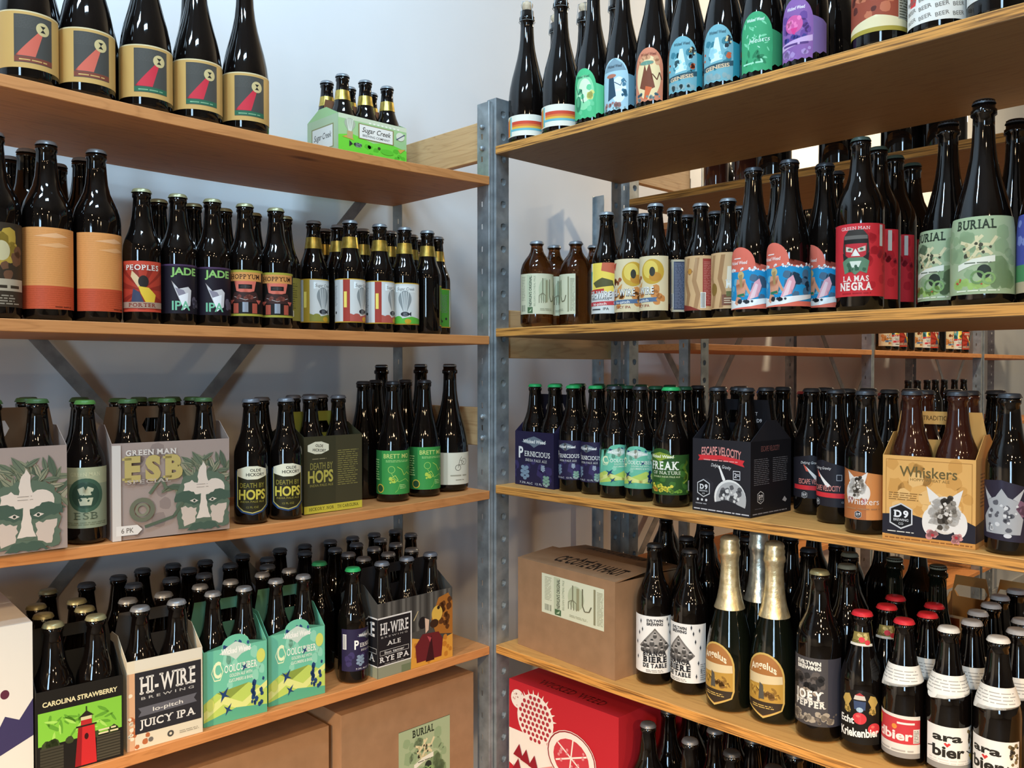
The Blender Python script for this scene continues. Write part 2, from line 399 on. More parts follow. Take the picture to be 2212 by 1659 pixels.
def bolt(parent, x, y, z, ax):
    bm = bmesh.new(); bmesh.ops.create_uvsphere(bm, u_segments=10, v_segments=6, radius=.006)
    for v in bm.verts: v.co.x += x; v.co.y += y; v.co.z += z
    mesh_obj('bolt', from_bm('bolt', bm, M_STEEL), parent)
DL = .362
def unit_x(label, x0, x1, yf, depth, zs, top, planks=(), shelf_names=None):
    u = thing('shelving_unit', (0, 0, 0), 0, label, 'shelving unit', 'steel and wood shelving units')
    for k, z in enumerate(zs): board(u, x0 + .0015, yf - .003, x1 - .0015, yf + depth - .003, z, M_PINE, 'X', shelf_names[k] if shelf_names else None)
    for x, s in ((x0, -1), (x1, 1)):
        post(u, x, yf, (0, 1), .038, (s, 0), .011, top, 'slot')
        post(u, x, yf + depth, (0, -1), .038, (s, 0), .011, top, 'slot')
    yb = yf + depth + .003; xm = (x0 + x1) / 2; zc = EYE - .2; hw = (x1 - x0) / 2 - .01
    strap(u, (x0 + .005, zc + 1.2 * hw), (x1 - .005, zc - 1.2 * hw), yb); strap(u, (x0 + .005, zc - 1.2 * hw), (x1 - .005, zc + 1.2 * hw), yb + .003)
    for (z0, z1) in planks:
        pk = mesh_obj('side_plank', box_mesh('side_plank', x1 + .0125, yf + .030, z0, x1 + .031, yf + depth + .008, z1, M_PLANKY, .0015), u)
        for zz in (z0 + .02, z1 - .02): bolt(pk, x1 - .004, yf + .019, zz, 0)
    return u
def unit_y(label, xf, depth, y0, y1, zs, top, planks=(), nth=.019):
    u = thing('shelving_unit', (0, 0, 0), 0, label, 'shelving unit', 'steel and wood shelving units')
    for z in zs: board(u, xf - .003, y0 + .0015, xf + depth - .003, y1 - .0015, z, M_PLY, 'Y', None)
    for y, s in ((y0, -1), (y1, 1)):
        post(u, xf, y, (1, 0), .038, (0, s), .03 if s > 0 else .011, top, 'key')
        post(u, xf + depth, y, (-1, 0), .038, (0, s), .011, top, 'key')
    for (z0, z1) in planks:
        mesh_obj('side_plank', box_mesh('side_plank', xf + .042, y1 + .0125, z0, min(xf + depth - .002, 2.09), y1 + .031, z1, M_PLANKX, .0015), u)
    return u
YE = 1.432
LZ = [ZS[k] for k in ('L1', 'L2', 'L3', 'L4', 'L5')]
unit_x('steel shelving unit with pine boards along the wall on the left, crossed straps behind', .10, 1.3205, YL, DL, LZ, EYE + .603,
       [(EYE + .480, EYE + .568), (EYE - .176, EYE - .088)], ['L1', 'L2', 'L3', 'L4', 'L5'])
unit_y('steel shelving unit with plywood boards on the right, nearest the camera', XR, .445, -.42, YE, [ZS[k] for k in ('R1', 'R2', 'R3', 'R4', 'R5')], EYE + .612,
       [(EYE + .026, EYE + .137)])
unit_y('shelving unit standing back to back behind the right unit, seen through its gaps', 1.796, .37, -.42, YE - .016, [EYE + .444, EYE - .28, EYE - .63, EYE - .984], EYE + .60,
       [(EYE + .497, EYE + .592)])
unit_x('far pine shelving unit against the wall in the next aisle, nearer one', 2.11, 3.33, YL, DL, LZ, EYE + .55)
unit_x('far pine shelving unit against the wall in the next aisle, farther one', 3.355, 4.575, YL, DL, LZ, EYE + .55)
unit_x('farthest pine shelving unit along the wall, at the right edge of the picture', 4.62, 5.84, YL, DL, LZ, EYE + .55)

# ------------------------------------------------------------------ bottles
PROF = {  # (radius, height) in millimetres
 'long':   [(0, 3), (22, 0), (28.5, 2.5), (30.5, 8), (30.5, 122), (29.8, 131), (27, 142), (22.5, 153), (18.8, 165), (16.3, 180), (14.6, 196), (13.3, 211), (14.9, 213), (15.2, 218), (13.6, 220), (13.2, 226), (0, 226)],
 'bomber': [(0, 3), (28, 0), (35, 3), (37, 9), (37, 162), (36.2, 173), (33, 186), (27, 199), (21, 212), (17.5, 227), (15.6, 246), (14.4, 266), (15.8, 268), (16, 274), (14, 276), (13.4, 282), (0, 282)],
 'champ':  [(0, 4), (32, 0), (40, 3), (42, 10), (42, 92), (41.5, 108), (39, 128), (34.5, 150), (28.6, 172), (23, 194), (18.6, 216), (16, 238), (14.8, 262), (14.6, 279), (17.6, 281), (17.6, 288), (15.2, 290), (15, 302), (0, 302)],
 'belg':   [(0, 3), (26, 0), (33, 3), (35, 9), (35, 98), (34.4, 110), (31.8, 128), (27.4, 148), (22.4, 168), (18.2, 188), (15.6, 208), (14, 230), (13.6, 238), (15.4, 240), (15.4, 246), (13.5, 248), (13.2, 252), (0, 252)],
 'stub':   [(0, 3), (28, 0), (34.5, 3), (36.5, 10), (36.5, 118), (35.6, 128), (32.5, 139), (26.5, 150), (19.5, 159), (15, 167), (13, 176), (12.8, 180), (14.6, 182), (14.6, 185), (13.2, 187), (13, 189), (0, 189)],
 'steinie':[(0, 3), (24, 0), (30, 3), (32, 9), (32, 112), (31.2, 122), (28.2, 136), (23.4, 151), (19, 168), (16.2, 186), (14.4, 204), (13.6, 212), (15.2, 214), (15.2, 219), (13.5, 221), (13.2, 226), (0, 226)],
}
def rad(tp, z):
    q = PROF[tp]; q = q[1:-1]
    if z <= q[0][1]: return q[0][0]
    for (r0, z0), (r1, z1) in zip(q, q[1:]):
        if z <= z1: return r0 + (r1 - r0) * (z - z0) / max(1e-6, z1 - z0)
    return q[-1][0]
def body_r(tp): return max(r for r, z in PROF[tp])
def height(tp): return PROF[tp][-1][1]
def lathe(name, prof, mat, seg=28, smooth=True):
    bm = bmesh.new(); rings = []
    for r, z in prof:
        if r == 0: rings.append([bm.verts.new((0, 0, z * .001))])
        else: rings.append([bm.verts.new((r * .001 * math.cos(2 * math.pi * i / seg), r * .001 * math.sin(2 * math.pi * i / seg), z * .001)) for i in range(seg)])
    for a, b in zip(rings, rings[1:]):
        for i in range(seg):
            j = (i + 1) % seg
            if len(a) == 1 and len(b) == 1: continue
            if len(a) == 1: f = (a[0], b[j], b[i])
            elif len(b) == 1: f = (a[i], a[j], b[0])
            else: f = (a[i], a[j], b[j], b[i])
            bm.faces.new(f)
    bmesh.ops.recalc_face_normals(bm, faces=bm.faces)
    for f in bm.faces: f.smooth = smooth
    return from_bm(name, bm, mat)
_BODY, _CAP, _LAB = {}, {}, {}
def body_mesh(tp, mat):
    k = (tp, mat.name)
    if k not in _BODY: _BODY[k] = lathe('glass_body', PROF[tp], mat)
    return _BODY[k]
def cap_mesh(color):
    if color not in _CAP:
        n = 42; bm = bmesh.new(); m = col(color, .35, .35, .5) if color in ('#6d7076', '#3a3c40', '#8a8d90', '#9a9670') else col(color, .35)
        def ring(r, z, t=0): return [bm.verts.new(((r + (t if i % 2 else 0)) * .001 * math.cos(2 * math.pi * i / n), (r + (t if i % 2 else 0)) * .001 * math.sin(2 * math.pi * i / n), z * .001)) for i in range(n)]
        rr = [ring(15.6, 0, .9), ring(15.0, 2.5, .4), ring(14.2, 5), ring(12.8, 6.3), ring(8, 6.7)]
        for a, b in zip(rr, rr[1:]):
            for i in range(n): bm.faces.new((a[i], a[(i + 1) % n], b[(i + 1) % n], b[i]))
        bm.faces.new(rr[-1])
        for f in bm.faces: f.smooth = True
        _CAP[color] = from_bm('cap', bm, m)
    return _CAP[color]
CORK = lathe('cork', [(0, 300), (9.5, 300), (9.5, 306), (13, 312), (13.6, 318), (11, 322), (0, 322.5)], M_CORK, 18)
WIRE = None
def wire_mesh():
    global WIRE
    if WIRE is None:
        bm = bmesh.new()
        def tube(p, q, r=.0006):
            p, q = Vector(p), Vector(q); d = (q - p); L = d.length; rot = d.to_track_quat('Z', 'Y').to_matrix().to_4x4()
            m = Matrix.Translation((p + q) / 2) @ rot
            bmesh.ops.create_cone(bm, cap_ends=True, segments=5, radius1=r, radius2=r, depth=L, matrix=m)
        for i in range(4):
            a = math.pi / 4 + i * math.pi / 2; c, s = math.cos(a), math.sin(a)
            tube((.0185 * c, .0185 * s, .279), (.0145 * c, .0145 * s, .321)); a2 = a + math.pi / 2
            tube((.0145 * c, .0145 * s, .321), (.0145 * math.cos(a2), .0145 * math.sin(a2), .321))
        for i in range(12):
            a, b = i * math.pi / 6, (i + 1) * math.pi / 6
            tube((.0185 * math.cos(a), .0185 * math.sin(a), .279), (.0185 * math.cos(b), .0185 * math.sin(b), .279))
        WIRE = from_bm('wire_cage', bm, M_STEEL)
    return WIRE
def sleeve_mesh(tp, z0, z1, mat, lift=.5, closed=False):
    zs = [z0 + (z1 - z0) * i / 8 for i in range(9)]
    pr = [(rad(tp, z) + lift, z) for z in zs]
    if closed: pr = [(rad(tp, z0) + lift + 1.2, z0)] + [q for q in pr[1:] if q[1] < 270] + [(16.8, 272), (17.4, 279), (19.6, 283), (19.2, 290), (17.6, 294), (18.6, 299), (17.0, 305), (17.8, 310), (15.5, 315), (10, z1), (0, z1)]
    return lathe('sleeve', pr, mat, 28)
OCC = {}
OCCR = {}
def free(shelf, x, y, r):
    for ax, ay, ca, sa, w, dp in OCCR.get(shelf, []):
        u, v = (x - ax) * ca + (y - ay) * sa, -(x - ax) * sa + (y - ay) * ca
        du, dv = max(-u, 0, u - w), max(-v, 0, v - dp)
        if math.hypot(du, dv) < r + .001: return False
    return all((x - a) ** 2 + (y - b) ** 2 > (r + c - .0005) ** 2 for a, b, c, o, f in OCC.get(shelf, []))
FIX = [False]
KIND = {}   # name -> dict(tp, glass, cap, shapes, z0, neck ...)
COUNT = [0]
def bottle(shelf, x, y, kind, label, rz=None, group=None, z=None, cap=None, name=None, v=None):
    k = KIND[kind]; tp = k['tp']; r = body_r(tp) * k.get('sx', 1) * .001
    if z is None: z = ztop(shelf, x, r)
    if v is not None: rz = math.degrees(math.atan2(-y, -x)) + 90 + v      # v: how far the label is turned to the right of the lens
    if rz is None: rz = 0 if shelf[0] == 'L' else -90
    COUNT[0] += 1
    nm = name or ('corked_bottle' if k.get('cork') else 'foil_topped_bottle' if k.get('foil') else 'beer_bottle')
    o = thing(nm, (x, y, z + .0002), math.radians(rz), label, 'bottle', group)
    sx, sz = k.get('sx', 1), k.get('sz', 1)
    o.scale = (sx, sx, sz)
    OCC.setdefault(shelf, []).append([x, y, r, o, FIX[0]])
    mesh_obj('glass_body', body_mesh(tp, k.get('glass', M_DARK)), o)
    if k.get('cork'):
        ck = mesh_obj('cork', CORK, o); mesh_obj('wire_cage', wire_mesh(), ck)
    elif k.get('foil'):
        key = ('foil', tp, k['foil'].name)
        if key not in _LAB: _LAB[key] = sleeve_mesh(tp, 184, 318, k['foil'], 1.4, True)
        mesh_obj('foil_sleeve', _LAB[key], o)
    else:
        c = mesh_obj('cap', cap_mesh(cap or k.get('cap', '#3a3c40')), o); c.location = (0, 0, (height(tp) - 5) * .001)
    if k.get('shapes'):
        if kind not in _LAB: _LAB[kind] = print_mesh('label', k['shapes'], lambda q: rad(tp, q), body_r(tp), k.get('z0', 20), k.get('bisv', 0))
        l = mesh_obj('label', _LAB[kind], o)
        if k.get('turn'): l.rotation_euler = (0, 0, math.radians(k['turn']))
    if k.get('neck'):
        key = ('neck', kind)
        if key not in _LAB: _LAB[key] = sleeve_mesh(tp, k['neck'][0], k['neck'][1], k['neck'][2])
        mesh_obj('neck_label', _LAB[key], o)
    if k.get('nshapes'):
        key = ('nshapes', kind)
        if key not in _LAB: _LAB[key] = print_mesh('neck_label', k['nshapes'], lambda q: rad(tp, q), rad(tp, k['nz0'] + 8), k['nz0'], 4, .6)
        mesh_obj('neck_label', _LAB[key], o)
    return o
def bt(shelf, px, inset, kind, label, turn=0, group=None, cap=None):
    x, y = on(shelf, px, inset)
    return bottle(shelf, x, y, kind, label, None, group, None, cap, None, turn)
def fill(shelf, pxs, insets, kind, label, group, cap=None, turn=0):
    k = KIND[kind]; r = body_r(k['tp']) * k.get('sx', 1) * .001; n = 0
    for ins in insets:
        for px in pxs:
            x, y = on(shelf, px, ins)
            if free(shelf, x, y, r): bottle(shelf, x, y, kind, label, (0 if shelf[0] == 'L' else -90) + turn, group, None, cap); n += 1
    return n
def column(shelf, px, inset0, n, kind, label, group, pitch=.0635, cap=None, start=0):
    """bottles one behind another, going back from the front edge"""
    x, y = on(shelf, px, inset0); k = KIND[kind]; r = body_r(k['tp']) * k.get('sx', 1) * .001
    for i in range(start, n):
        a, b = (x, y + i * pitch) if shelf[0] == 'L' else (x + i * pitch, y)
        if free(shelf, a, b, r): bottle(shelf, a, b, kind, label, (0 if shelf[0] == 'L' else -90) + (37 * i) % 90, group, None, cap)
# ------------------------------------------------------------------ label designs (millimetres; x round the bottle, y up)
def hump(w, h0, top, cx, hw, n=14, bot=0, wav=0):
    """outline of a label whose upper edge swells to a rounded crest"""
    q = [(-w / 2, bot), (w / 2, bot)] if not wav else [(-w / 2 + w * i / 12, bot + (wav if i % 2 else 0) + (wav * 1.6 if i > 7 else 0)) for i in range(13)]
    q += [(w / 2, h0)]
    for i in range(n + 1):
        t = math.pi * i / n; q.append((cx + hw * math.cos(t), h0 + (top - h0) * math.sin(t) ** .8))
    q += [(-w / 2, h0)]
    return q
def K(name, tp, shapes=None, **kw): KIND[name] = dict(tp=tp, shapes=shapes, **kw)
K('plain', 'long'); K('plain_bomber', 'bomber'); K('plain_champ', 'champ', cork=1); K('plain_belg', 'belg'); K('plain_steinie', 'steinie')
K('champ_capped', 'champ', glass=M_DARK)
K('plain_green', 'champ', glass=M_GREEN); K('amber_plain', 'long', glass=M_RED)

def lampdes(beam, band, bandtx):
    return [R('#c89f5c', -70, 0, 70, 86), R('#d5c49a', -70, 84, 70, 86), R('#4a4741', -27, 8, 28, 80), LN('#5a574f', -26, 60, 27, 79, 8, .2, 4, 0),
            P(beam, (8, 58), (13, 55), (2, 18), (-25, 18)), R(band, -27, 9, 28, 17), LN(bandtx, -20, 11.5, 20, 15.5, 1), C('#ccb680', 13, 62, 10),
            P('#2a2722', (9, 67), (17, 67), (13, 62)), P('#2a2722', (9, 57), (17, 57), (13, 62))]
K('lamp_salmon', 'champ', lampdes('#cf6450', '#7d4232', '#c89f5c'), z0=20, cork=1)
K('lamp_crimson', 'champ', lampdes('#c8323f', '#2f6247', '#7da37c'), z0=20, cork=1)
K('orange', 'bomber', [R('#dc9452', -52, 36, 52, 126), R('#c2502f', -52, 0, 52, 36), LN('#c98346', -50, 40, 50, 124, 26, .12, 5, 0), LN('#a8431f', -50, 2, 50, 34, 10, .14, 6, 0),
   P('#e7ad7a', (-22, 112), (10, 118), (30, 113), (8, 110)), P('#e3a56c', (-16, 98), (14, 103), (34, 99), (10, 95)), LN('#5a2214', 8, 3, 36, 6, 1)], z0=18, cap='#8a8d90')
K('brownfig', 'bomber', [R('#3a2f22', -58, 0, 58, 126), BL('#b8963c', 3, 8, -20, 60, 40, 120, 8, 20), BL('#6e4b34', 5, 10, -40, 30, 50, 100, 6, 14), C('#c9b98c', 10, 84, 12, 15), R('#b3a288', -50, 24, 50, 42), LN('#3a2f22', -20, 28, 40, 38, 1), LN('#9a8d78', -40, 4, 40, 20, 4)], z0=18, cap='#8a8d90')
rays = [P('#8e2a1e', (0, 36), (70 * math.cos(a), 36 + 70 * math.sin(a)), (70 * math.cos(a + .16), 36 + 70 * math.sin(a + .16))) for a in [i * .42 for i in range(15)]]
rays = [(c, [[(max(-37, min(37, x)), max(4, min(76, y))) for x, y in q] for q in ps], t) for c, ps, t in rays]
K('people', 'long', [R('#c94a34', -38, 0, 38, 84), R('#b03a28', -37, 4, 37, 78)] + rays + [T('#eadfd0', 'PEOPLES', 0, 69, 8.5, 56, 1, 0, .02), P('#d9b98c', (-16, 68), (-8, 60), (2, 48), (-6, 40), (-18, 58)), C('#2a2320', 2, 50, 8, 10), P('#e2bb3b', (-6, 42), (10, 40), (22, 28), (18, 10), (6, 14), (-2, 30)),
   P('#3d4258', (-14, 38), (-4, 32), (4, 12), (-18, 10)), R('#a98b76', -36, 6, 37, 16), T('#7a2218', 'PORTER', 0, 8, 6, 44, 1)], z0=20, cap='#9a9670')
K('jade', 'long', [R('#1d1620', -44, 0, 44, 84), R('#4a3350', -44, 81, 44, 84), T('#8fbf68', 'JADE', 2, 66, 12, 46, 0, 0, .03), P('#cfc9c6', (-20, 56), (-8, 42), (8, 46), (14, 40), (12, 14), (0, 8), (-8, 26)), P('#8d8690', (-14, 44), (0, 40), (6, 30), (-6, 26)), P('#efecea', (-8, 30), (8, 36), (6, 12), (0, 6)),
   T('#79bd97', 'IPA', -4, 6, 15, 30, 0, 0, .02), BL('#5d5562', 8, 8, 12, 8, 42, 34, 3, 7)], z0=20, cap='#9a9670')
K('hoppyum', 'long', [R('#191512', -44, 0, 44, 84), R('#a8a03c', -44, 80, 44, 84), R('#d79450', -34, 64, 34, 80), T('#3a1d12', 'HOPPYUM', 0, 68, 8, 56, 1), P('#d8705c', (-20, 64), (20, 64), (16, 46), (0, 42), (-16, 46)), R('#1d1917', -12, 50, 12, 58), C('#3b302c', 0, 54, 9, 3),
   P('#3f2622', (-20, 44), (20, 44), (28, 26), (-28, 26)), P('#c95f4e', (-32, 30), (-20, 30), (-26, 22)), P('#c95f4e', (32, 30), (20, 30), (26, 22)), ST('#b9aea6', [(-20, 36), (0, 30), (20, 36)], 1), BL('#7a4136', 4, 7, -20, 30, 20, 46, 2, 5), R('#b0523f', -22, 6, -12, 24), R('#b0523f', 12, 6, 22, 24), R('#8d9096', -5, 8, 5, 26), R('#a8a03c', -44, 1, 44, 5)], z0=20, cap='#9a9670')
K('olive', 'long', [R('#8e843a', -44, 0, 44, 84), LN('#5a5424', -24, 24, 24, 76, 12, .35, 5), R('#d8d2b0', -2, 8, 14, 20), BAR('#20201a', 0, 9, 13, 19, 9)], z0=20, cap='#9a9670')
def balloon(x, y, s, c='#8d918f', c2='#d5d5cf'):
    q = [C(c, x, y, 11 * s, 14 * s), P(c, (x - 9 * s, y - 8 * s), (x + 9 * s, y - 8 * s), (x + 2 * s, y - 24 * s), (x - 2 * s, y - 24 * s))]
    return q + [ST(c2, [(x + k * s, y + 12 * s), (x + k * .35 * s, y - 22 * s)], 1.2 * s) for k in (-6, -2, 2, 6)]
def sugar(band, back, low):
    return [R('#c79a2c', -64, 0, 64, 88), R('#d4d4ce', -63, 2, 63, 86), R(back, -63, 2, -30, 86), LN('#77777a', -60, 34, -36, 76, 14, .35, 6), C('#2a2a2a', -42, 20, 3), C('#2a2a2a', -54, 14, 3), R(band, -22, 2, -8, 86), R('#e6c95c', -20, 30, -14, 62), R('#e0e0da', 0, 68, 44, 82), T('#2b2b2b', 'Sugar Creek', 22, 72, 6, 38, 0, 0, .0, .2)] + \
        balloon(20, 54, 1.25) + [C('#2b2b30', 20, 22, 9, 5), P('#2b2b30', (27, 22), (33, 27), (33, 18)), LN('#8e9294', 16, 18, 26, 26, 3), P(low, (-8, 2), (62, 2), (62, 12), (34, 17), (10, 12), (-8, 18)), C('#c9992a', 26, 7, 7, 5), C(low, 6, 12, 8, 6)]
K('sugar_gold', 'long', sugar('#b99a36', '#8b8c86', '#8d8a3c'), z0=19, neck=(170, 193, M_GOLDBAND), cap='#8a8d90')
K('sugar_red', 'long', sugar('#a33a2c', '#c6c6c4', '#b3574a'), z0=19, neck=(170, 193, M_GOLDBAND), cap='#8a8d90')
K('sugar_green', 'long', sugar('#5fa838', '#4f9a34', '#5fb03c'), z0=19, neck=(170, 193, M_GOLDBAND), cap='#8a8d90')
K('esb', 'long', [R('#8d957a', -46, 0, 46, 96), R('#a9ab88', -46, 70, 46, 96), T('#c3c29a', 'GREEN MAN', 0, 82, 6, 46, 1), C('#3f5b48', 0, 52, 27), C('#31493b', 0, 52, 21), P('#b9b99c', (-12, 62), (-3, 66), (0, 60), (3, 66), (12, 62), (8, 52), (-8, 52)), P('#b9b99c', (-11, 48), (11, 48), (8, 36), (-8, 36)), BL('#31493b', 5, 7, -12, 38, 12, 60, 1.5, 3), T('#5a6450', 'ESB', 0, 14, 11, 36, 1), LN('#70785f', -36, 5, 36, 11, 2)], z0=26, cap='#4f7d3c')
HEX = [(-26, 0), (-26, 12), (-8, 18), (8, 18), (26, 12), (26, 0), (8, -6), (-8, -6)]
K('hops', 'long', [P('#26406a', *[(-34, 0 + 12), (-20, 2), (0, -3), (20, 2), (34, 12), (34, 78), (-34, 78)]), P('#b9ad62', (-30, 14), (-17, 4), (0, 0), (17, 4), (30, 14), (30, 76), (-30, 76)), P('#2e2a16', (-28, 15), (-16, 6), (0, 2), (16, 6), (28, 15), (28, 74), (-28, 74)),
   P('#e9e3c6', *[(x * 1.12, y + 68) for x, y in HEX]), T('#2a2720', 'OLDE', 6, 76, 5, 20, 0, 0, .02), T('#2a2720', 'HICKORY', 6, 68, 5.5, 34, 0, 0, .02), T('#8f8436', 'DEATH BY', 0, 47, 8.5, 46), T('#d0bf4c', 'HOPS', 0, 26, 17, 50, 0, 0, .03), T('#8f8436', 'INDIA PALE ALE', 0, 20, 3.4, 44), T('#8f8436', '12 FL OZ', 0, 10, 3.4, 22)], z0=20, cap='#6d7076')
K('brett', 'belg', [R('#3e9446', -56, 0, 56, 92), R('#2f7a3a', -56, 0, -30, 92), T('#d5dc7a', 'BRETT MO', 4, 76, 9, 58, 0, 0, .005), LN('#a9cf7c', -20, 68, 34, 73, 2), RING('#a4cf62', -8, 52, 6.5, 7.6), ST('#a4cf62', [(-8, 44), (-2, 34), (8, 26), (24, 32), (36, 24)], 1), ST('#c3d85c', [(4, 58), (14, 52), (20, 40), (28, 46), (36, 40)], 1.1), ST('#c3d85c', [(-12, 32), (-2, 24), (6, 30), (0, 40), (-12, 32)], 1.1), ST('#8fc45a', [(10, 22), (6, 10), (0, 4)], 1), ST('#8fc45a', [(28, 52), (34, 58), (40, 50)], 1), BL('#b9cf4e', 8, 4, -16, 22, 6, 40, 2, 5), LN('#a9cf7c', 10, 12, 26, 22, 3),
   RING('#cfae3c', -34, 12, 7.5, 9.5), C('#2a4a2c', -34, 12, 7), LN('#a9cf7c', -54, 30, -36, 76, 9)], z0=16, cap='#3a3c40')
K('cream_bike', 'champ', [R('#ddd6c0', -52, 0, 52, 76), R('#c5bda6', -52, 0, -24, 76), RING('#4a4438', 0, 40, 6, 7.2), RING('#6f6a5a', 16, 54, 7, 8), ST('#5d5647', [(0, 40), (4, 58), (9, 66)], 1), ST('#5d5647', [(4, 58), (16, 54)], .9), ST('#5d5647', [(2, 48), (9, 46), (16, 54)], .9), LN('#a49c86', -18, 20, 26, 27, 1), LN('#8e8672', -6, 10, 16, 14, 1)], z0=16, cap='#8a8d90', sz=.945)
HOP = lambda x, y, s, c: [C(c, x + dx * s, y + dy * s, 3 * s, 2.4 * s, 8) for dx, dy in ((0, 0), (-4, 3), (4, 3), (0, 6), (-4, 8), (4, 8), (0, 11), (-3, 13), (3, 13))]
def wicked(x, y, w, c1, c2): return [P(c1, (x - w * .56, y + 1), (x - w * .3, y + 7), (x, y + 11), (x + w * .3, y + 7), (x + w * .56, y + 1), (x + w * .2, y - 2), (x, y - 7), (x - w * .2, y - 2)), T(c2, 'Wicked Weed', x, y, w * .12, w, 0, 0, .03, .1)]
PERN = [R('#28223f', -58, 0, 58, 84), BL('#3a315c', 6, 10, -56, 2, 56, 50, 5, 12)] + wicked(0, 68, 44, '#6f7a84', '#e8e6e0') + [T('#eeece6', 'P', -26, 44, 17, 9, 0, 0, .03), T('#eeece6', 'ERNICIOUS', 6, 47, 8, 50, 1, 0, .01), T('#d4d2cc', 'INDIA PALE ALE', 4, 39, 4, 42, 1, 0, .0)] + HOP(-18, 12, 1.3, '#7f93a6') + HOP(24, 4, 1.0, '#7fa08c') + HOP(18, 26, .6, '#9aa6b4') + [T('#c8c8cc', '7.3% ALC  12 FL OZ', 0, 3, 3.2, 56), R('#e8e6e0', -54, 44, -46, 74), BAR('#15131c', -53.5, 45, -46.5, 73, 8)]
K('pernicious', 'long', PERN, z0=26, cap='#2fa35c')
def coolc(hump_=True):
    q = [P('#6ebfa0', *hump(100, 72, 84, 0, 22, 12)), BL('#8fd0b4', 3, 8, -48, 30, 48, 70, 4, 9), P('#b9cf62', (-50, 0), (50, 0), (50, 24), (20, 34), (-10, 22), (-30, 30), (-50, 22)), P('#dbe08a', (-50, 14), (-20, 26), (10, 16), (50, 32), (50, 26), (10, 8), (-20, 18), (-50, 6)), P('#5aa886', (-50, 0), (50, 0), (50, 8), (0, 12), (-50, 4)), BL('#2b4a7c', 7, 9, -24, 66, 24, 80, 2, 4.5)]
    q += wicked(0, 66, 46, '#c9d9cc', '#f0f2ea')
    q += [T('#e7f0c2', 'C', -29, 45, 15, 12, 0, 0, .03), RING('#e7f0c2', -29, 50, 8.2, 9.4, 6), T('#f2f4e6', 'OOLCUMBER', 8, 48, 7, 52, 1, 0, .01), T('#e4eedd', 'GOLDEN ALE WITH', 8, 43, 3, 36), T('#e4eedd', 'CUCUMBERS & BASIL', 8, 38, 3, 38)]
    for x, y, s in ((-18, 27, 1.0), (-12, 12, .8), (14, 50, .6)):
        q.append(P('#24416e', (x - 9 * s, y + 5 * s), (x - 2 * s, y + 2 * s), (x + 6 * s, y + 7 * s), (x + 2 * s, y), (x + 8 * s, y - 3 * s), (x, y - 2 * s), (x - 6 * s, y - 7 * s), (x - 4 * s, y)))
    q += [BL('#24416e', 9, 16, 22, 6, 46, 40, 2, 4), C('#cfd66a', 40, 58, 7), C('#cfd66a', -40, 20, 6)]
    return q
K('coolcumber', 'long', coolc(), z0=26, cap='#3a3c40')
K('freak', 'long', [P('#2e5424', *hump(104, 76, 88, -6, 18, 12)), BL('#41702e', 2, 12, -50, 4, 50, 74, 5, 12)] + wicked(-6, 70, 46, '#8ea33a', '#eef0d6') + [T('#f4f5e6', 'FREAK', 0, 48, 15, 52, 1, 0, .03), T('#e8ecd0', 'OF NATURE', 4, 39, 6, 50, 1, 0, .0), T('#cfd8a0', 'DOUBLE INDIA PALE ALE', 4, 33, 3, 48),
   P('#5d7d2a', (40, 70), (46, 60), (38, 52), (46, 40), (40, 28), (34, 30), (40, 40), (32, 52), (40, 62)), ST('#8ba23a', [(38, 44), (46, 38), (44, 28), (34, 22)], 3), BL('#d9cf48', 4, 22, -26, 4, 24, 24, 2.2, 4), BL('#c68a34', 6, 8, -28, 4, -6, 16, 2, 3.5), BL('#6f9a3a', 8, 10, 4, 2, 48, 16, 2, 4), R('#e8e8e0', 46, 6, 51, 26)], z0=24, cap='#2fa35c', sx=1.16)
D9 = lambda x, y, s: [P('#c9cacc', (x, y + 12 * s), (x + 10 * s, y + 7 * s), (x + 10 * s, y - 7 * s), (x, y - 12 * s), (x - 10 * s, y - 7 * s), (x - 10 * s, y + 7 * s)), P('#17171b', (x, y + 10.6 * s), (x + 8.8 * s, y + 6.2 * s), (x + 8.8 * s, y - 6.2 * s), (x, y - 10.6 * s), (x - 8.8 * s, y - 6.2 * s), (x - 8.8 * s, y + 6.2 * s)), T('#e8e8ea', 'D9', x, y - 1 * s, 6 * s, 13 * s, 1, 0, .04), T('#c9cacc', 'BREWING', x, y - 4.6 * s, 2.2 * s, 13 * s), T('#c9cacc', 'CO', x, y - 8 * s, 2 * s)]
K('escape_b', 'long', [P('#232128', (-50, 4), (50, 0), (50, 66), (0, 80), (-50, 72)), T('#e8e6e4', 'Defying Gravity', -2, 64, 4.5, 34, 0, 0, .0, .2), P('#f1ece6', (-14, 62), (-10, 60), (16, 36), (8, 34)), P('#d8604e', (-14, 63), (-10, 60), (-4, 50), (-9, 51)), T('#d98a80', 'ESCAPE VELOCITY', 4, 28, 9, 54), P('#d8343a', (-36, 18), (40, 16), (40, 24), (-36, 26))] + D9(-12, 8, .5) + [FR('#bdbcc2', 24, 46, 33, 56, .8), C('#bdbcc2', 40, 40, 3), C('#d9d8dc', 40, 24, 3), T('#bdbcc2', '12 OZ', 38, 8, 3)], z0=28, cap='#3a3c40')
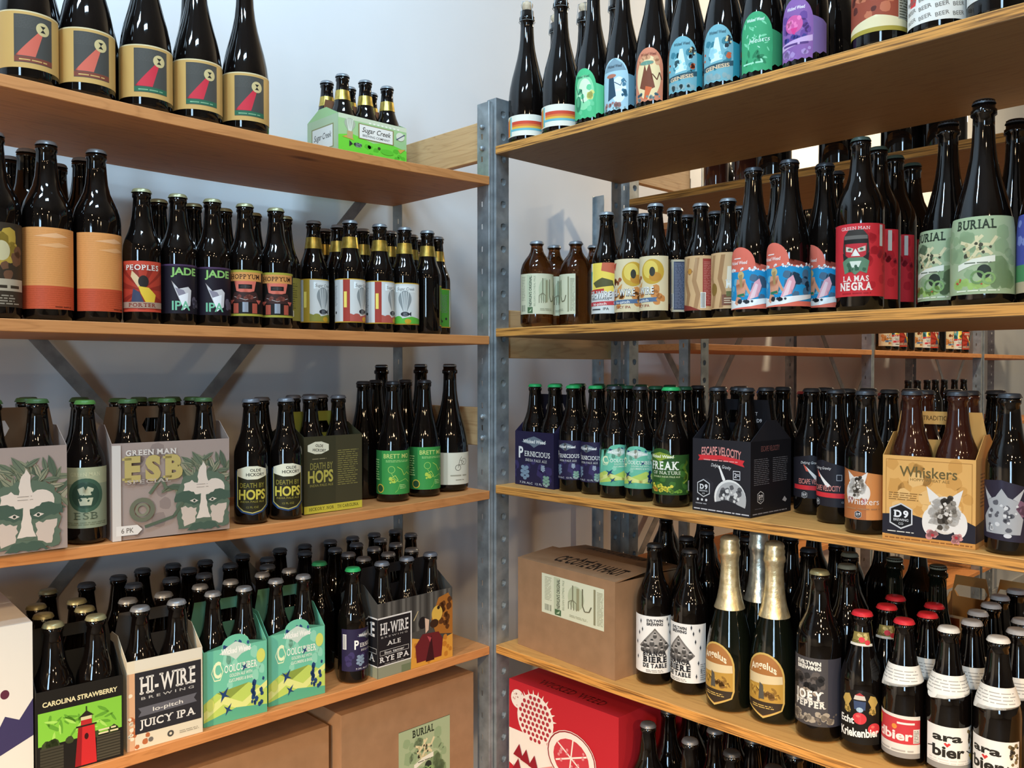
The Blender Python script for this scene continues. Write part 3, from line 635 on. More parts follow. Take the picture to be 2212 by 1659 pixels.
ANIM = lambda x, y, s: [C('#d9d0c4', x, y - 2 * s, 15 * s, 19 * s), C('#e6dfd6', x - 14 * s, y - 10 * s, 7 * s, 13 * s), C('#e6dfd6', x + 14 * s, y - 10 * s, 7 * s, 13 * s), BL('#e6dfd6', 11, 26, x - 18 * s, y - 20 * s, x + 18 * s, y + 18 * s, 4 * s, 8 * s), P('#e6dfd6', (x - 17 * s, y + 26 * s), (x - 14 * s, y + 10 * s), (x - 5 * s, y + 16 * s)), P('#e6dfd6', (x + 17 * s, y + 25 * s), (x + 13 * s, y + 9 * s), (x + 5 * s, y + 16 * s)), BL('#4c443b', 12, 22, x - 9 * s, y - 18 * s, x + 9 * s, y + 20 * s, 2 * s, 4.5 * s), BL('#8d8478', 13, 14, x - 14 * s, y - 16 * s, x + 14 * s, y + 14 * s, 2 * s, 3.5 * s), BL('#d9d0c6', 14, 8, x - 8 * s, y - 8 * s, x + 8 * s, y + 16 * s, 1.5 * s, 3 * s),
   BL('#c98b88', 15, 9, x - 18 * s, y - 30 * s, x - 4 * s, y - 17 * s, 2 * s, 4 * s), BL('#c98b88', 16, 9, x + 4 * s, y - 30 * s, x + 18 * s, y - 17 * s, 2 * s, 4 * s), C('#b03038', x - 11 * s, y - 23 * s, 1.6 * s), C('#b03038', x + 11 * s, y - 23 * s, 1.6 * s)]
K('whisk_b', 'long', [P('#b06a3c', (-52, 2), (52, 2), (52, 70), (-52, 84)), P('#d08a4e', (6, 2), (52, 2), (52, 70), (6, 77))] + ANIM(-8, 54, .95) + [T('#ece6de', 'Whiskers', 0, 26, 10, 52, 0, 0, .0), LN('#a9764e', -28, 18, 28, 23, 1)] + D9(-6, 10, .5), z0=22, cap='#3a3c40')
K('viking', 'long', [P('#2c2736', (-50, 2), (50, -4), (50, 70), (0, 84), (-50, 80)), BL('#7d5a6c', 4, 10, 6, 30, 48, 64, 4, 8), P('#a7a8aa', (-24, 8), (24, 8), (28, 30), (18, 44), (22, 54), (8, 60), (0, 72), (-8, 60), (-22, 54), (-18, 44), (-28, 30)), P('#b9babb', (-22, 54), (-30, 74), (-14, 58)), P('#b9babb', (22, 54), (30, 74), (14, 58)), BL('#5a5a60', 6, 16, -22, 8, 22, 58, 2, 5), BL('#d0d0d0', 7, 12, -22, 8, 22, 60, 1.5, 4), C('#cfcfd2', 8, 6, 5, 3)], z0=22, cap='#3a3c40')
# right unit, top shelf
K('rainbow', 'champ', [R('#e9e4d2', -66, 0, 66, 46), R('#cf4a33', -36, 24, 42, 32), R('#dd7a3a', -36, 20, 42, 25), R('#e3b244', -36, 16, 42, 20.5), R('#6db0b8', -40, 11, 42, 16), R('#6db0b8', -43, 2, -38, 44), R('#e3b244', -47, 2, -43, 42), R('#dd7a3a', -51, 2, -47, 40), R('#cf4a33', -56, 2, -51, 38)], z0=15, cork=1)
def wild(name, base, shapes, wing=None):
    """arched watercolour label; some have a lower wing to the right"""
    arch = [(-46 + 62 * i / 10, 0 + (2.5 if i % 2 else 0)) for i in range(11)] + [(17, 40)] + [(-15 + 32 * math.cos(t), 62 + 42 * math.sin(t)) for t in [math.pi * i / 16 for i in range(17)]]
    q = []
    if wing: q.append(P(wing, (14, 6), (22, 11), (30, 8), (38, 13), (47, 11), (47, 60), (36, 66), (14, 72)))
    K(name, 'champ', q + [P(base, *arch)] + shapes, z0=13, bisv=10, cork=1, sx=.915)
WW = lambda x, y, c='#39424a': T(c, 'Wicked Weed', x, y, 5.5, 34, 0, 0, .02, .1)
wild('wild_green', '#4fb87c', [C('#8fd6a0', -12, 54, 24, 36), C('#d9e8c4', -10, 58, 16, 24), BL('#6cc890', 3, 9, -44, 8, 14, 70, 4, 9), BL('#dcd87a', 5, 7, -6, 34, 14, 60, 4, 8), C('#2f8058', -28, 32, 9, 16), C('#55a878', -28, 36, 5, 10), ST('#1f5a44', [(-36, 72), (-28, 52), (-18, 60), (-12, 32)], 2), WW(-16, 84, '#1f5a3e')], '#5cc487')
wild('wild_blue', '#a9cad4', [P('#7f98a2', (-42, 78), (12, 78), (4, 92), (-15, 104), (-34, 92)), C('#dfeaf0', -4, 40, 16, 26), P('#2f4a5a', (-28, 66), (-16, 66), (-10, 28), (-30, 20)), C('#b8735a', -22, 69, 12, 4), ST('#3a4e5c', [(-14, 56), (0, 48), (6, 62), (12, 54)], 1.6), BL('#4a7a90', 4, 12, 0, 24, 17, 66, 2, 5), BL('#a57a72', 6, 9, -46, 2, 12, 20, 3, 8), BL('#7c8e8c', 7, 9, -46, 0, 14, 8, 2, 3.5), WW(-15, 85)], '#5d7f8c')
wild('wild_orange', '#cf8060', [C('#ecd29e', -15, 46, 27, 42), BL('#d69a70', 2, 7, -42, 66, 12, 94, 4, 8), P('#7d4630', (-34, 28), (-27, 52), (-22, 72), (-18, 58), (-12, 74), (-6, 50), (0, 26), (-16, 20)), P('#d4683c', (-20, 30), (-6, 26), (-16, 4), (-24, 6)), ST('#6a3c2a', [(-6, 52), (4, 40), (9, 54), (14, 40)], 2.2), C('#6f9480', -18, 74, 15, 4), BL('#7d8e8a', 7, 10, -46, 0, 14, 14, 2, 5), BL('#46606a', 9, 6, -44, 6, 12, 20, 2, 4), WW(-15, 88, '#7d3626')])
GEN = [BL('#3d7e8c', 3, 12, -42, 20, 15, 80, 5, 10), P('#d6ecf2', (-18, 80), (-12, 80), (-4, 40), (-28, 36)), BL('#9fd0d8', 5, 8, -34, 36, 8, 70, 3, 7), BL('#2a3438', 7, 8, -2, 58, 16, 88, 2, 5), BL('#d8c89a', 9, 5, 0, 60, 15, 84, 1.5, 3), BL('#c8603c', 10, 5, 2, 34, 15, 58, 3, 5), BL('#c8603c', 12, 3, -46, 40, -38, 58, 2, 3.5), P('#33525c', (-46, 22), (17, 28), (17, 37), (-46, 31)), T('#e0c29c', 'GENESIS', -15, 24, 6.5, 50, 0, 5, .03), BL('#8fa9aa', 8, 14, -46, 2, 14, 20, 3, 6), WW(-15, 87, '#3a5660')]
wild('genesis', '#74aab4', GEN, '#2f8a98')
wild('wild_green_b', '#3fa06c', [BL('#7cd0a0', 3, 14, -44, 10, 14, 90, 3, 9, .3), BL('#2c7f54', 4, 9, -44, 8, 15, 76, 4, 10, .4), BL('#a8e2c0', 6, 8, -40, 10, 12, 92, 2, 6, .35), T('#dff3e6', 'Hearts', -8, 50, 8, 38, 0, 4, .0, .3), WW(-16, 87, '#dff3e6'), LN('#a8e2c0', -40, 14, 0, 20, 1)], '#3a8a5e')
wild('wild_purple', '#8a5fa0', [BL('#6a4590', 3, 14, -46, 30, 15, 80, 5, 11), C('#cf5a98', -18, 60, 17, 15), BL('#e87ab0', 5, 7, -34, 48, -2, 76, 3, 6), P('#d93f86', (-24, 54), (-10, 54), (-17, 40)), BL('#3f3a84', 7, 6, -44, 28, 8, 46, 4, 7), P('#caa9d0', (-46, 20), (16, 29), (16, 39), (-46, 30)), LN('#5a3a78', -40, 25, 10, 33, 1), BL('#a98ac0', 9, 12, -46, 2, 14, 22, 3, 7), WW(-15, 84, '#efe6f2')], '#7a6296')
K('redbrown', 'champ', [R('#9a4a34', -60, 12, 60, 110), BL('#c07050', 3, 16, -40, 20, 30, 108, 5, 14), BL('#5a2a22', 5, 10, -50, 18, 20, 100, 3, 9), P('#e6d8ac', (-60, 6), (60, 6), (60, 16), (0, 26), (-60, 12)), R('#a9963c', -60, 0, 60, 7), R('#b7b09a', 34, 18, 60, 100), LN('#5d5848', 36, 20, 58, 98, 18)], z0=24, bisv=10, cork=1)
K('deep', 'champ', [R('#e8e4da', -60, 0, 60, 120), P('#cf3f3c', (-60, 60), (-10, 70), (4, 120), (-60, 120)), P('#cf3f3c', (-46, 30), (-34, 30), (-30, 50), (-46, 44))] + [T('#77726a', 'BEER', x, y, 6, 19, 0, 8, .01) for y in (6, 20, 34, 48) for x in (-42, -18, 6, 30)] + [LN('#8b867c', 30, 60, 58, 112, 12)], z0=16, bisv=10, cork=1)
K('whitelab', 'champ', [R('#dcd8d0', -60, 0, 60, 100), LN('#a29c92', -40, 10, 40, 60, 8)], z0=28, bisv=10, cork=1)
# right unit, second shelf
NEW = [R('#d5d3b4', -58, 0, 58, 88), R('#c2c8a8', -34, 4, -22, 86), T('#3e4438', "NEWLIN'S ORIGINAL", -22.5, 50, 6, 66, 0, 90, .02), T('#7e8a6c', 'BELGIAN OATMEAL PALE', -14, 50, 4, 66, 0, 90, 0), LN('#8c8d74', -52, 30, -38, 84, 16, .3, 3), BAR('#6d6e5c', -52, 6, -38, 20, 9), R('#4f6b48', -32, 2, -20, 15), P('#b9c9a4', (-30, 5), (-22, 13), (-24, 6)), C('#bdc3a2', 8, 52, 15, 26)] + \
      [ST('#7d7c62', [(x, 24), (x, 40), (2, 46)], 1.6) for x in (-6, -1, 4, 9)] + [ST('#7d7c62', [(2, 46), (2, 78)], 2.2), R('#9a9674', 9, 26, 14, 74), ST('#6d6a52', [(20, 76), (20, 40), (24, 28), (32, 30), (36, 42)], 2.2), LN('#a5a68c', -4, 8, 30, 14, 2), R('#8f8a6a', 40, 6, 43.5, 82), LN('#9a9a82', 46, 8, 57, 80, 24, .35, 7)]
K('newlin', 'stub', NEW, z0=28, glass=M_AMBER, cap='#8a8d90')
HW = lambda y, c='#f2efe6', b='#25262a': [T(b, 'HI-WIRE', .8, y - .8, 13, 50, 1, 0, .045), T(c, 'HI-WIRE', 0, y, 13, 50, 1, 0, .02)]
K('hiwire_a', 'long', [R('#dcdcd6', -56, 0, 56, 102), P('#f0d45c', (-20, 40), (30, 44), (34, 102), (-20, 102)), P('#5aa3ab', (-56, 50), (-26, 48), (-20, 84), (-40, 96), (-56, 90)), P('#c9684a', (4, 86), (40, 78), (44, 102), (6, 102)), P('#5b5a38', (-16, 62), (6, 72), (28, 66), (30, 56), (-8, 52)), BL('#3f7f8c', 4, 8, -50, 44, -20, 90, 4, 8), BL('#d8b09a', 5, 5, -50, 70, -24, 96, 3, 6), P('#c23f3a', (-56, 38), (10, 42), (10, 50), (-56, 46)), ST('#2a2a2e', [(28, 60), (34, 44), (34, 30)], 1.4)] + HW(32) + [T('#66666a', 'BREWING', 0, 27, 3, 40), P('#c8444a', (-30, 15), (32, 17), (29, 21), (32, 25), (-30, 23)), T('#f2efe6', 'hi-pitch', 0, 17, 5, 30, 0, 2), LN('#4a4a4e', -20, 7, 4, 13, 1), T('#4a4a4e', 'IPA', 14, 7, 5, 12)], z0=20, cap='#8a8d90')
def horn(x): return [C('#caa23a', x, 74, 23, 24), C('#e3c860', x - 4, 78, 15, 17), C('#c48a34', x + 6, 64, 12, 9), C('#3a3a30', x, 74, 5.5, 9)]
K('hiwire_b', 'long', [R('#e0cfa6', -56, 0, 56, 104), BL('#d08a4a', 3, 16, -50, 6, 50, 50, 5, 12), BL('#a05a34', 5, 8, -30, 50, 0, 70, 3, 7), P('#b8432e', (-34, 94), (-16, 98), (-22, 82)), P('#d69a58', (-20, 40), (0, 56), (-6, 28))] + horn(22) + HW(32) + [P('#58708e', (-30, 15), (32, 17), (29, 21), (32, 25), (-30, 23)), T('#f2efe6', 'lo-pitch', 0, 17, 5, 30, 0, 2), T('#9a4a34', 'JUICY IPA', 0, 7, 5, 34)], z0=20, cap='#8a8d90')
K('hiwire_c', 'long', [R('#cfc3a6', -56, 0, 56, 102), R('#4a5064', -20, 4, 10, 98), LN('#8d92a2', -18, 8, 8, 96, 30, .3, 4), R('#e2dcc8', 10, 2, 14, 100), R('#e6e0d2', -30, 8, -20, 36), BAR('#22222a', -29, 9, -21, 35, 6)], z0=20, cap='#8a8d90')
WV = lambda x, c: P(c, (x, 2), (x + 8, 2), (x + 14, 30), (x + 6, 56), (x + 12, 100), (x + 4, 100), (x - 3, 56), (x + 5, 30))
K('hiwire_d', 'long', [R('#d2ab7c', -56, 0, 56, 104), WV(-34, '#a57c54'), WV(-14, '#ad855c'), WV(30, '#a57c54'), WV(44, '#ad855c'), RING('#8a5e3a', -22, 74, 5, 7, 4), R('#c58a3c', -26, 70, -18, 79), R('#9c3e34', 4, 8, 24, 98), LN('#c98478', 6, 12, 22, 94, 26, .3, 4), R('#e2dcd0', 0, 4, 10, 34), BAR('#2a2a2a', 1, 5, 9, 33, 6), P('#8a3a30', (-56, 0), (0, 0), (-20, 8), (-56, 14))], z0=20, cap='#8a8d90')
K('hiwire_e', 'long', [R('#d2ab7c', -56, 0, 56, 104), WV(-44, '#a57c54'), WV(-26, '#ad855c'), WV(-6, '#a57c54'), C('#8a6a34', -18, 36, 8, 12), P('#e8d8bc', (8, 40), (24, 40), (22, 78), (10, 78)), T('#f2efe6', 'HI', 14, 38, 15, 14, 1, 0, .03), P('#7a4a34', (0, 6), (34, 6), (34, 26), (0, 26)), R('#6a6a3c', 8, 22, 26, 32), LN('#d8c0a0', 4, 10, 30, 22, 3)], z0=20, cap='#8a8d90')
def skin(x): return [P('#d99a7c', (x - 9, 22), (x - 11, 40), (x - 9, 50), (x + 7, 50), (x + 9, 40), (x + 6, 20)), P('#d99a7c', (x - 9, 22), (x - 14, 10), (x - 8, 6), (x, 18)), C('#c9b27a', x - 1, 56, 6, 7), P('#a98c5c', (x - 5, 56), (x + 2, 58), (x + 2, 36), (x - 2, 36)), P('#d99a7c', (x + 7, 46), (x + 16, 26), (x + 13, 24), (x + 5, 38))]
K('surfer', 'belg', [P('#e0705c', *hump(104, 66, 104, -22, 30, 16)), P('#1f8fc4', *[(-52, 8), (52, 8), (52, 66), (20, 63), (0, 66), (-20, 62), (-52, 65)]), BL('#4a6c86', 3, 14, -4, 12, 50, 60, 5, 11), BL('#5fb0d0', 4, 10, -50, 20, 10, 62, 3, 7), BL('#eef2f2', 5, 26, -52, 61, 52, 71, 1.5, 3), P('#e9ecea', (-52, 0), (0, 4), (52, 14), (52, 20), (10, 16), (-30, 14), (-52, 18)), P('#e4a8b4', (-6, 14), (6, 44), (14, 50), (18, 38), (12, 20)), P('#f0d0d4', (-2, 16), (8, 42), (12, 40), (6, 18))] + skin(-16) + [P('#2f7a5a', (-24, 20), (-10, 22), (-11, 26), (-24, 24)), BL('#39424a', 7, 10, -26, 8, 6, 16, 2, 5), LN('#f4e4dc', -32, 84, -16, 88, 1), T('#f4e4dc', 'Wicked Weed', -24, 75, 5.5, 36, 0, 0, .02, .1)], z0=13, bisv=10, cap='#3a3c40', sz=1.05, sx=1.04)
K('negra', 'bomber', [R('#cf3038', -58, 0, 58, 116), BL('#b8242e', 3, 14, 0, 10, 56, 112, 5, 12), T('#f0d8d2', 'GREEN MAN', -4, 106, 5, 46, 1, 0, .0), P('#3a3632', (-22, 96), (-14, 106), (8, 106), (16, 96), (18, 74), (12, 52), (-18, 52), (-24, 74)), R('#6a6660', -21, 90, 15, 97), R('#211f1e', -22, 84, 16, 91), P('#c2303a', (-20, 84), (14, 84), (12, 54), (-18, 54)), P('#cfc9b8', (-18, 80), (-6, 76), (-8, 70), (-18, 72)), P('#cfc9b8', (12, 80), (0, 76), (2, 70), (12, 72)), C('#4a6a54', -12, 75, 3, 2), C('#4a6a54', 6, 75, 3, 2), P('#ece8e0', (-3, 76), (4, 64), (-10, 64)), P('#2b2826', (-24, 70), (-14, 62), (-18, 52), (-22, 54)), P('#2b2826', (18, 70), (8, 62), (12, 52), (16, 54)), P('#ece8e0', (-12, 60), (6, 60), (2, 56), (-8, 56)), P('#5f8468', (-24, 56), (-14, 62), (8, 62), (18, 56), (14, 36), (4, 40), (-3, 34), (-10, 40), (-20, 36)), P('#d8e0d0', (-12, 56), (6, 56), (2, 46), (-8, 46)), BL('#3d5f48', 8, 8, -20, 38, 14, 58, 2, 4), T('#f4e6dc', 'LA MAS', -3, 24, 8.5, 40, 1, 0, .03), T('#f4e6dc', 'NEGRA', -3, 10, 12, 52, 1, 0, .04), LN('#a81e28', -24, 4, 22, 8, 1), R('#c9c4bc', 36, 80, 43, 114), BL('#a02630', 9, 6, 30, 50, 56, 78, 3, 6)], z0=24, cap='#3d4a42')
BUR = [R('#a3b48e', -66, 0, 66, 112), BL('#8fa67e', 3, 16, -60, 20, 60, 100, 6, 16), BL('#7d946a', 4, 14, 10, 4, 62, 60, 6, 14), BL('#9fbf6a', 5, 12, -40, 4, 20, 26, 4, 9), T('#2f3a2c', 'BURIAL', -4, 94, 13, 56, 1, 0, .03)] + \
    [ST('#d9cfa4', q, 4.5) for q in ([(-24, 76), (-8, 70), (6, 84)], [(-20, 62), (-4, 72), (16, 70), (24, 82)], [(-10, 50), (0, 62), (14, 60)], [(-2, 84), (0, 64), (-10, 46)], [(8, 66), (18, 56)])] + \
    [BL('#4a4a3a', 7, 9, -24, 50, 20, 80, 2, 4), BL('#c3b98a', 8, 10, -22, 46, 20, 84, 1.5, 3.5), P('#e4e4d2', (-28, 34), (-6, 42), (22, 46), (22, 55), (-6, 51), (-28, 43)), LN('#6b7460', -18, 44, 18, 48, 1), C('#2c352c', 8, 32, 9, 10), RING('#6f8f5a', 0, 24, 7, 10, 14), RING('#86a868', 14, 22, 6, 9, 14), BL('#b8503c', 9, 5, -34, 6, 10, 26, 1, 2), LN('#e2e6cc', -30, 4, 30, 8, 1)]
K('burial', 'champ', BUR, z0=16, bisv=12, cap='#3a3c40')
K('purple_far', 'champ', [R('#4a4f9a', -60, 40, 60, 112), R('#4f8a5a', -60, 14, 60, 40), R('#b9a888', -60, 0, 60, 16), BL('#7d86c0', 3, 14, -50, 44, 50, 108, 4, 9)], z0=16, bisv=12, cap='#3a3c40')
# right unit, lower shelf
FACE = lambda x, y, s: [C('#4a4846', x, y - 5 * s, 4.6 * s, 5 * s, 10), C('#bdb9b4', x, y, 2.6 * s, 3.4 * s, 10), P('#2a2928', (x - 2.7 * s, y + 1 * s), (x + 2.7 * s, y + 1 * s), (x + 2 * s, y + 4 * s), (x - 2 * s, y + 4 * s)), P('#3a3836', (x - 1.8 * s, y - 1.4 * s), (x + 1.8 * s, y - 1.4 * s), (x, y - 3.6 * s))]
K('eviltwin', 'bomber', [R('#ebe9e4', -60, 0, 60, 116), T('#26262a', 'EVILTWIN', 0, 104, 5.5, 34, 0, 0, .05), T('#26262a', 'BREWING', 0, 97, 5.5, 34, 0, 0, .05), P('#77736f', (0, 92), (34, 54), (18, 40), (-18, 40), (-34, 54)), P('#9b9792', (0, 88), (24, 58), (-24, 58))] + FACE(0, 80, .9) + FACE(-20, 62, 1.1) + FACE(-6, 66, 1.1) + FACE(12, 66, 1.0) + FACE(24, 58, 1.1) + FACE(-14, 52, 1.2) + FACE(2, 54, 1.2) + FACE(14, 50, 1.1) + FACE(-26, 52, 1) +
  [T('#26262a', 'BIANCA', 0, 36, 9, 50, 1, 0, .05), T('#26262a', 'BIERE', 0, 23, 11, 50, 1, 0, .05), T('#26262a', 'DE TABLE', 0, 12, 8, 50, 1, 0, .05), LN('#8a8986', -18, 3, 18, 9, 2)] + [P('#35353a', (x, y + 5), (x + 1.6, y), (x, y - 5), (x - 1.6, y)) for x, y in ((-30, 104), (-26, 88), (-34, 80), (30, 98), (34, 82), (42, 104), (44, 70), (40, 40), (-38, 30), (46, 24), (-40, 60), (26, 110), (36, 14))] + [LN('#9c9a96', 44, 6, 58, 40, 8)], z0=26, cap='#3a3c40', sx=.97, sz=.975)
ANG = [P('#c9a85c', *([(-30, 8), (0, -6), (30, 8), (34, 20), (34, 56)] + [(34 * math.cos(t), 56 + 40 * math.sin(t)) for t in [math.pi * i / 14 for i in range(1, 14)]] + [(-34, 56), (-34, 20)])),
       P('#a8703c', *([(-28, 10), (0, -3), (28, 10), (31, 20), (31, 56)] + [(31 * math.cos(t), 56 + 37 * math.sin(t)) for t in [math.pi * i / 14 for i in range(1, 14)]] + [(-31, 56), (-31, 20)])),
       P('#d9c59a', (-30, 44), (31, 44), (30, 62), (-30, 62)), P('#b98f3e', (-31, 20), (31, 20), (31, 50), (-31, 46)), BL('#8f6a2c', 3, 16, -30, 20, 30, 46, 3, 8, .4), BL('#cfa850', 4, 12, -30, 26, 30, 50, 2, 6, .3), P('#3a2e22', (-30, 10), (0, -2), (28, 10), (31, 20), (-31, 20)), BL('#7c5a30', 6, 8, -8, 22, 24, 40, 3, 6), P('#55524a', (-8, 24), (2, 24), (0, 46), (-6, 50)), LN('#c9a85c', -20, 10, 18, 16, 2), T('#efe2c2', 'Angelus', -2, 64, 11, 46, 0, 0, .02, 0, 8)]
K('angelus', 'champ', [(q_, [[(u_ * 1.1, v_ * 1.13) for u_, v_ in pp] for pp in ps] if ps else None, ([(u_ * 1.1, v_ * 1.13) for u_, v_ in t_[0]], t_[1]) if t_ else None) for q_, ps, t_ in ANG], z0=18, bisv=9, glass=M_GREEN, foil=M_FOIL)
K('foil_silver', 'champ', None, glass=M_GREEN, foil=M_SFOIL)
K('joey', 'bomber', [R('#4a4748', -54, 0, 54, 114), R('#3a3a44', 26, 0, 54, 114), BL('#5f5854', 3, 18, -50, 54, 24, 92, 5, 11), BL('#2c2a2a', 5, 16, -46, 50, 24, 90, 4, 9), BL('#9a8a78', 7, 8, -34, 40, 12, 66, 4, 9), BL('#a59a8a', 8, 30, -50, 2, 40, 26, 3, 7), BL('#6e655c', 9, 24, -50, 2, 44, 24, 2, 5), T('#e9e4d8', 'EVILTWIN', -6, 102, 6, 42, 0, 0, .05), T('#e9e4d8', 'BREWING', -6, 94, 6, 42, 0, 0, .05), T('#f0ece2', 'JOEY', -6, 44, 14, 50, 1, 0, .05), T('#e4dfd4', 'PEPPER', -4, 31, 10, 54, 1, 0, .05), R('#e4dfd4', -32, 41.5, 20, 42.5)], z0=28, cap='#9a9670', sx=1.03)
CH = lambda x, y, s: [C('#c93a40', x, y, 8 * s, 7.6 * s), C('#e06a62', x - 2 * s, y + 3 * s, 2.4 * s, 1.8 * s)]
LION = lambda x, y, s, m: [P('#b99a52', (x, y), (x + m * 5 * s, y + 3 * s), (x + m * 4 * s, y + 12 * s), (x + m * 8 * s, y + 18 * s), (x + m * 4 * s, y + 26 * s), (x - m * 3 * s, y + 28 * s), (x - m * 6 * s, y + 20 * s), (x - m * 2 * s, y + 12 * s), (x - m * 5 * s, y + 4 * s)), BL('#7d6a34', 4, 7, x - 6 * s, y, x + 6 * s, y + 26 * s, s, 2.2 * s)]
K('kriek', 'steinie', [P('#16130f', *hump(64, 62, 88, 0, 30))] + LION(-19, 48, 1.15, -1) + LION(19, 48, 1.15, 1) + [P('#3a4a6a', (-8, 56), (8, 56), (9, 70), (-9, 70)), C('#9fb8c8', 0, 56, 5, 4), P('#c9c4b8', (-9, 72), (9, 72), (7, 79), (-7, 79)), P('#a83a3c', (-7, 79), (7, 79), (0, 84))] + CH(0, 42, 1.25) + CH(22, 26, 1.25) + [T('#ecebe4', 'Echt', -20, 32, 11, 24, 0, 0, .03), T('#ecebe4', 'Kriekenbier', -1, 12, 13, 62, 0, 4, .03)], z0=18, cap='#d8303a', sx=1.05,
  nz0=174, nshapes=[R('#dcd8cc', -17, 0, 17, 4), P('#8a7c44', (-14, 4), (14, 4), (12, 22), (-12, 22)), BL('#cbb878', 3, 6, -12, 8, 12, 21, 2, 4), T('#1d1a16', 'ECHT', -7, 4.5, 4, 12), C('#d8404a', 1, 10, 4.5), C('#d8404a', 9, 6, 4)])
COLLAR = [P('#e9e7df', *([(-52, 6), (-28, 1)] + [(-30 + 9 * math.cos(t), 1 + 8 * math.sin(t)) for t in [math.pi + math.pi * i / 6 for i in range(7)]] + [(-18, 1), (52, 6), (52, 30), (-52, 30)])), LN('#a4a29c', -46, 8, 46, 26, 4, .3, 6)]
K('redlabel', 'steinie', [R('#c23a40', -40, 18, 40, 66), P('#dcd6cc', (-40, 64), (40, 60), (40, 66), (-40, 68)), R('#d8d4cc', -40, 6, 40, 22), R('#8d8a86', -40, 0, 40, 8), P('#d9b13c', (-40, 40), (-28, 44), (-26, 58), (-40, 62)), T('#f0dcd4', 'dbier', -2, 28, 14, 58, 0, 0, .03), LN('#f0dcd4', 4, 53, 32, 60, 1), C('#d98a3c', 0, 48, 4), R('#dad6cc', 28, 24, 39, 46), LN('#77726c', 29, 25, 38, 45, 8), LN('#a8a49e', -30, 10, 30, 16, 1)], z0=16, cap='#d8303a', nshapes=COLLAR, nz0=128)
ARA = [R('#e3e1db', -42, 0, 42, 66), R('#8d8b86', -42, 0, 42, 9), LN('#c9c7c2', -36, 10, 36, 18, 2), T('#26241f', 'ara', -8, 44, 12, 44, 0, 0, .035), T('#26241f', 'bier', -6, 20, 16, 48, 0, 0, .035), P('#c63a38', (-8, 35), (-3, 40), (-5.5, 42), (-8, 40), (-10.5, 42), (-13, 40)), ST('#26241f', [(-40, 30), (-30, 33), (-22, 28)], 1.6), ST('#26241f', [(22, 30), (32, 24), (40, 28)], 1.6), BL('#7a6a4a', 3, 12, 22, 30, 41, 64, 2, 5), BL('#d0b040', 4, 5, 26, 12, 41, 40, 2, 4), BL('#3a3630', 5, 8, 24, 34, 41, 62, 1, 3)]
K('arabier', 'steinie', ARA, z0=16, cap='#e6e3da', nshapes=COLLAR, nz0=128)
K('collar_plain', 'steinie', None, cap='#8a8d90', nshapes=COLLAR, nz0=128)
K('collar_white', 'steinie', None, cap='#b9bcc0', nshapes=COLLAR, nz0=128)
K('gold_neck', 'long', None, neck=(168, 190, M_GOLDBAND), cap='#8a8d90')
# ------------------------------------------------------------------ cartons and boxes
def panel(name, parent, w, h, out, shapes, loc, rz, outline=None, th=.9):
    """a card panel standing in the local x-z plane, printed on its -y face; x runs from 0 to w (mm)"""
    bm = bmesh.new(); q = outline or [(0, 0), (w, 0), (w, h), (0, h)]
    f = [bm.verts.new((a * .001, 0, b * .001)) for a, b in q]; g = [bm.verts.new((a * .001, th * .001, b * .001)) for a, b in q]
    bm.faces.new(f); bm.faces.new(list(reversed(g)))
    for k in range(len(q)): bm.faces.new((f[k], g[k], g[(k + 1) % len(q)], f[(k + 1) % len(q)]))
    bmesh.ops.recalc_face_normals(bm, faces=bm.faces)
    mats = [col(out, .6) if isinstance(out, str) else out]
    if shapes:
        pm = print_mesh('tmp', shapes, None, None, 0, 0, .1)
        base = len(mats); mats += list(pm.materials); n0 = len(bm.faces)
        bm.from_mesh(pm)
        bm.faces.ensure_lookup_table()
        for i in range(n0, len(bm.faces)): bm.faces[i].material_index += base
        bpy.data.meshes.remove(pm)
    o = mesh_obj(name, from_bm(name, bm, mats), parent)
    o.location = Vector(loc) * .001; o.rotation_euler = (0, 0, rz)
    return o
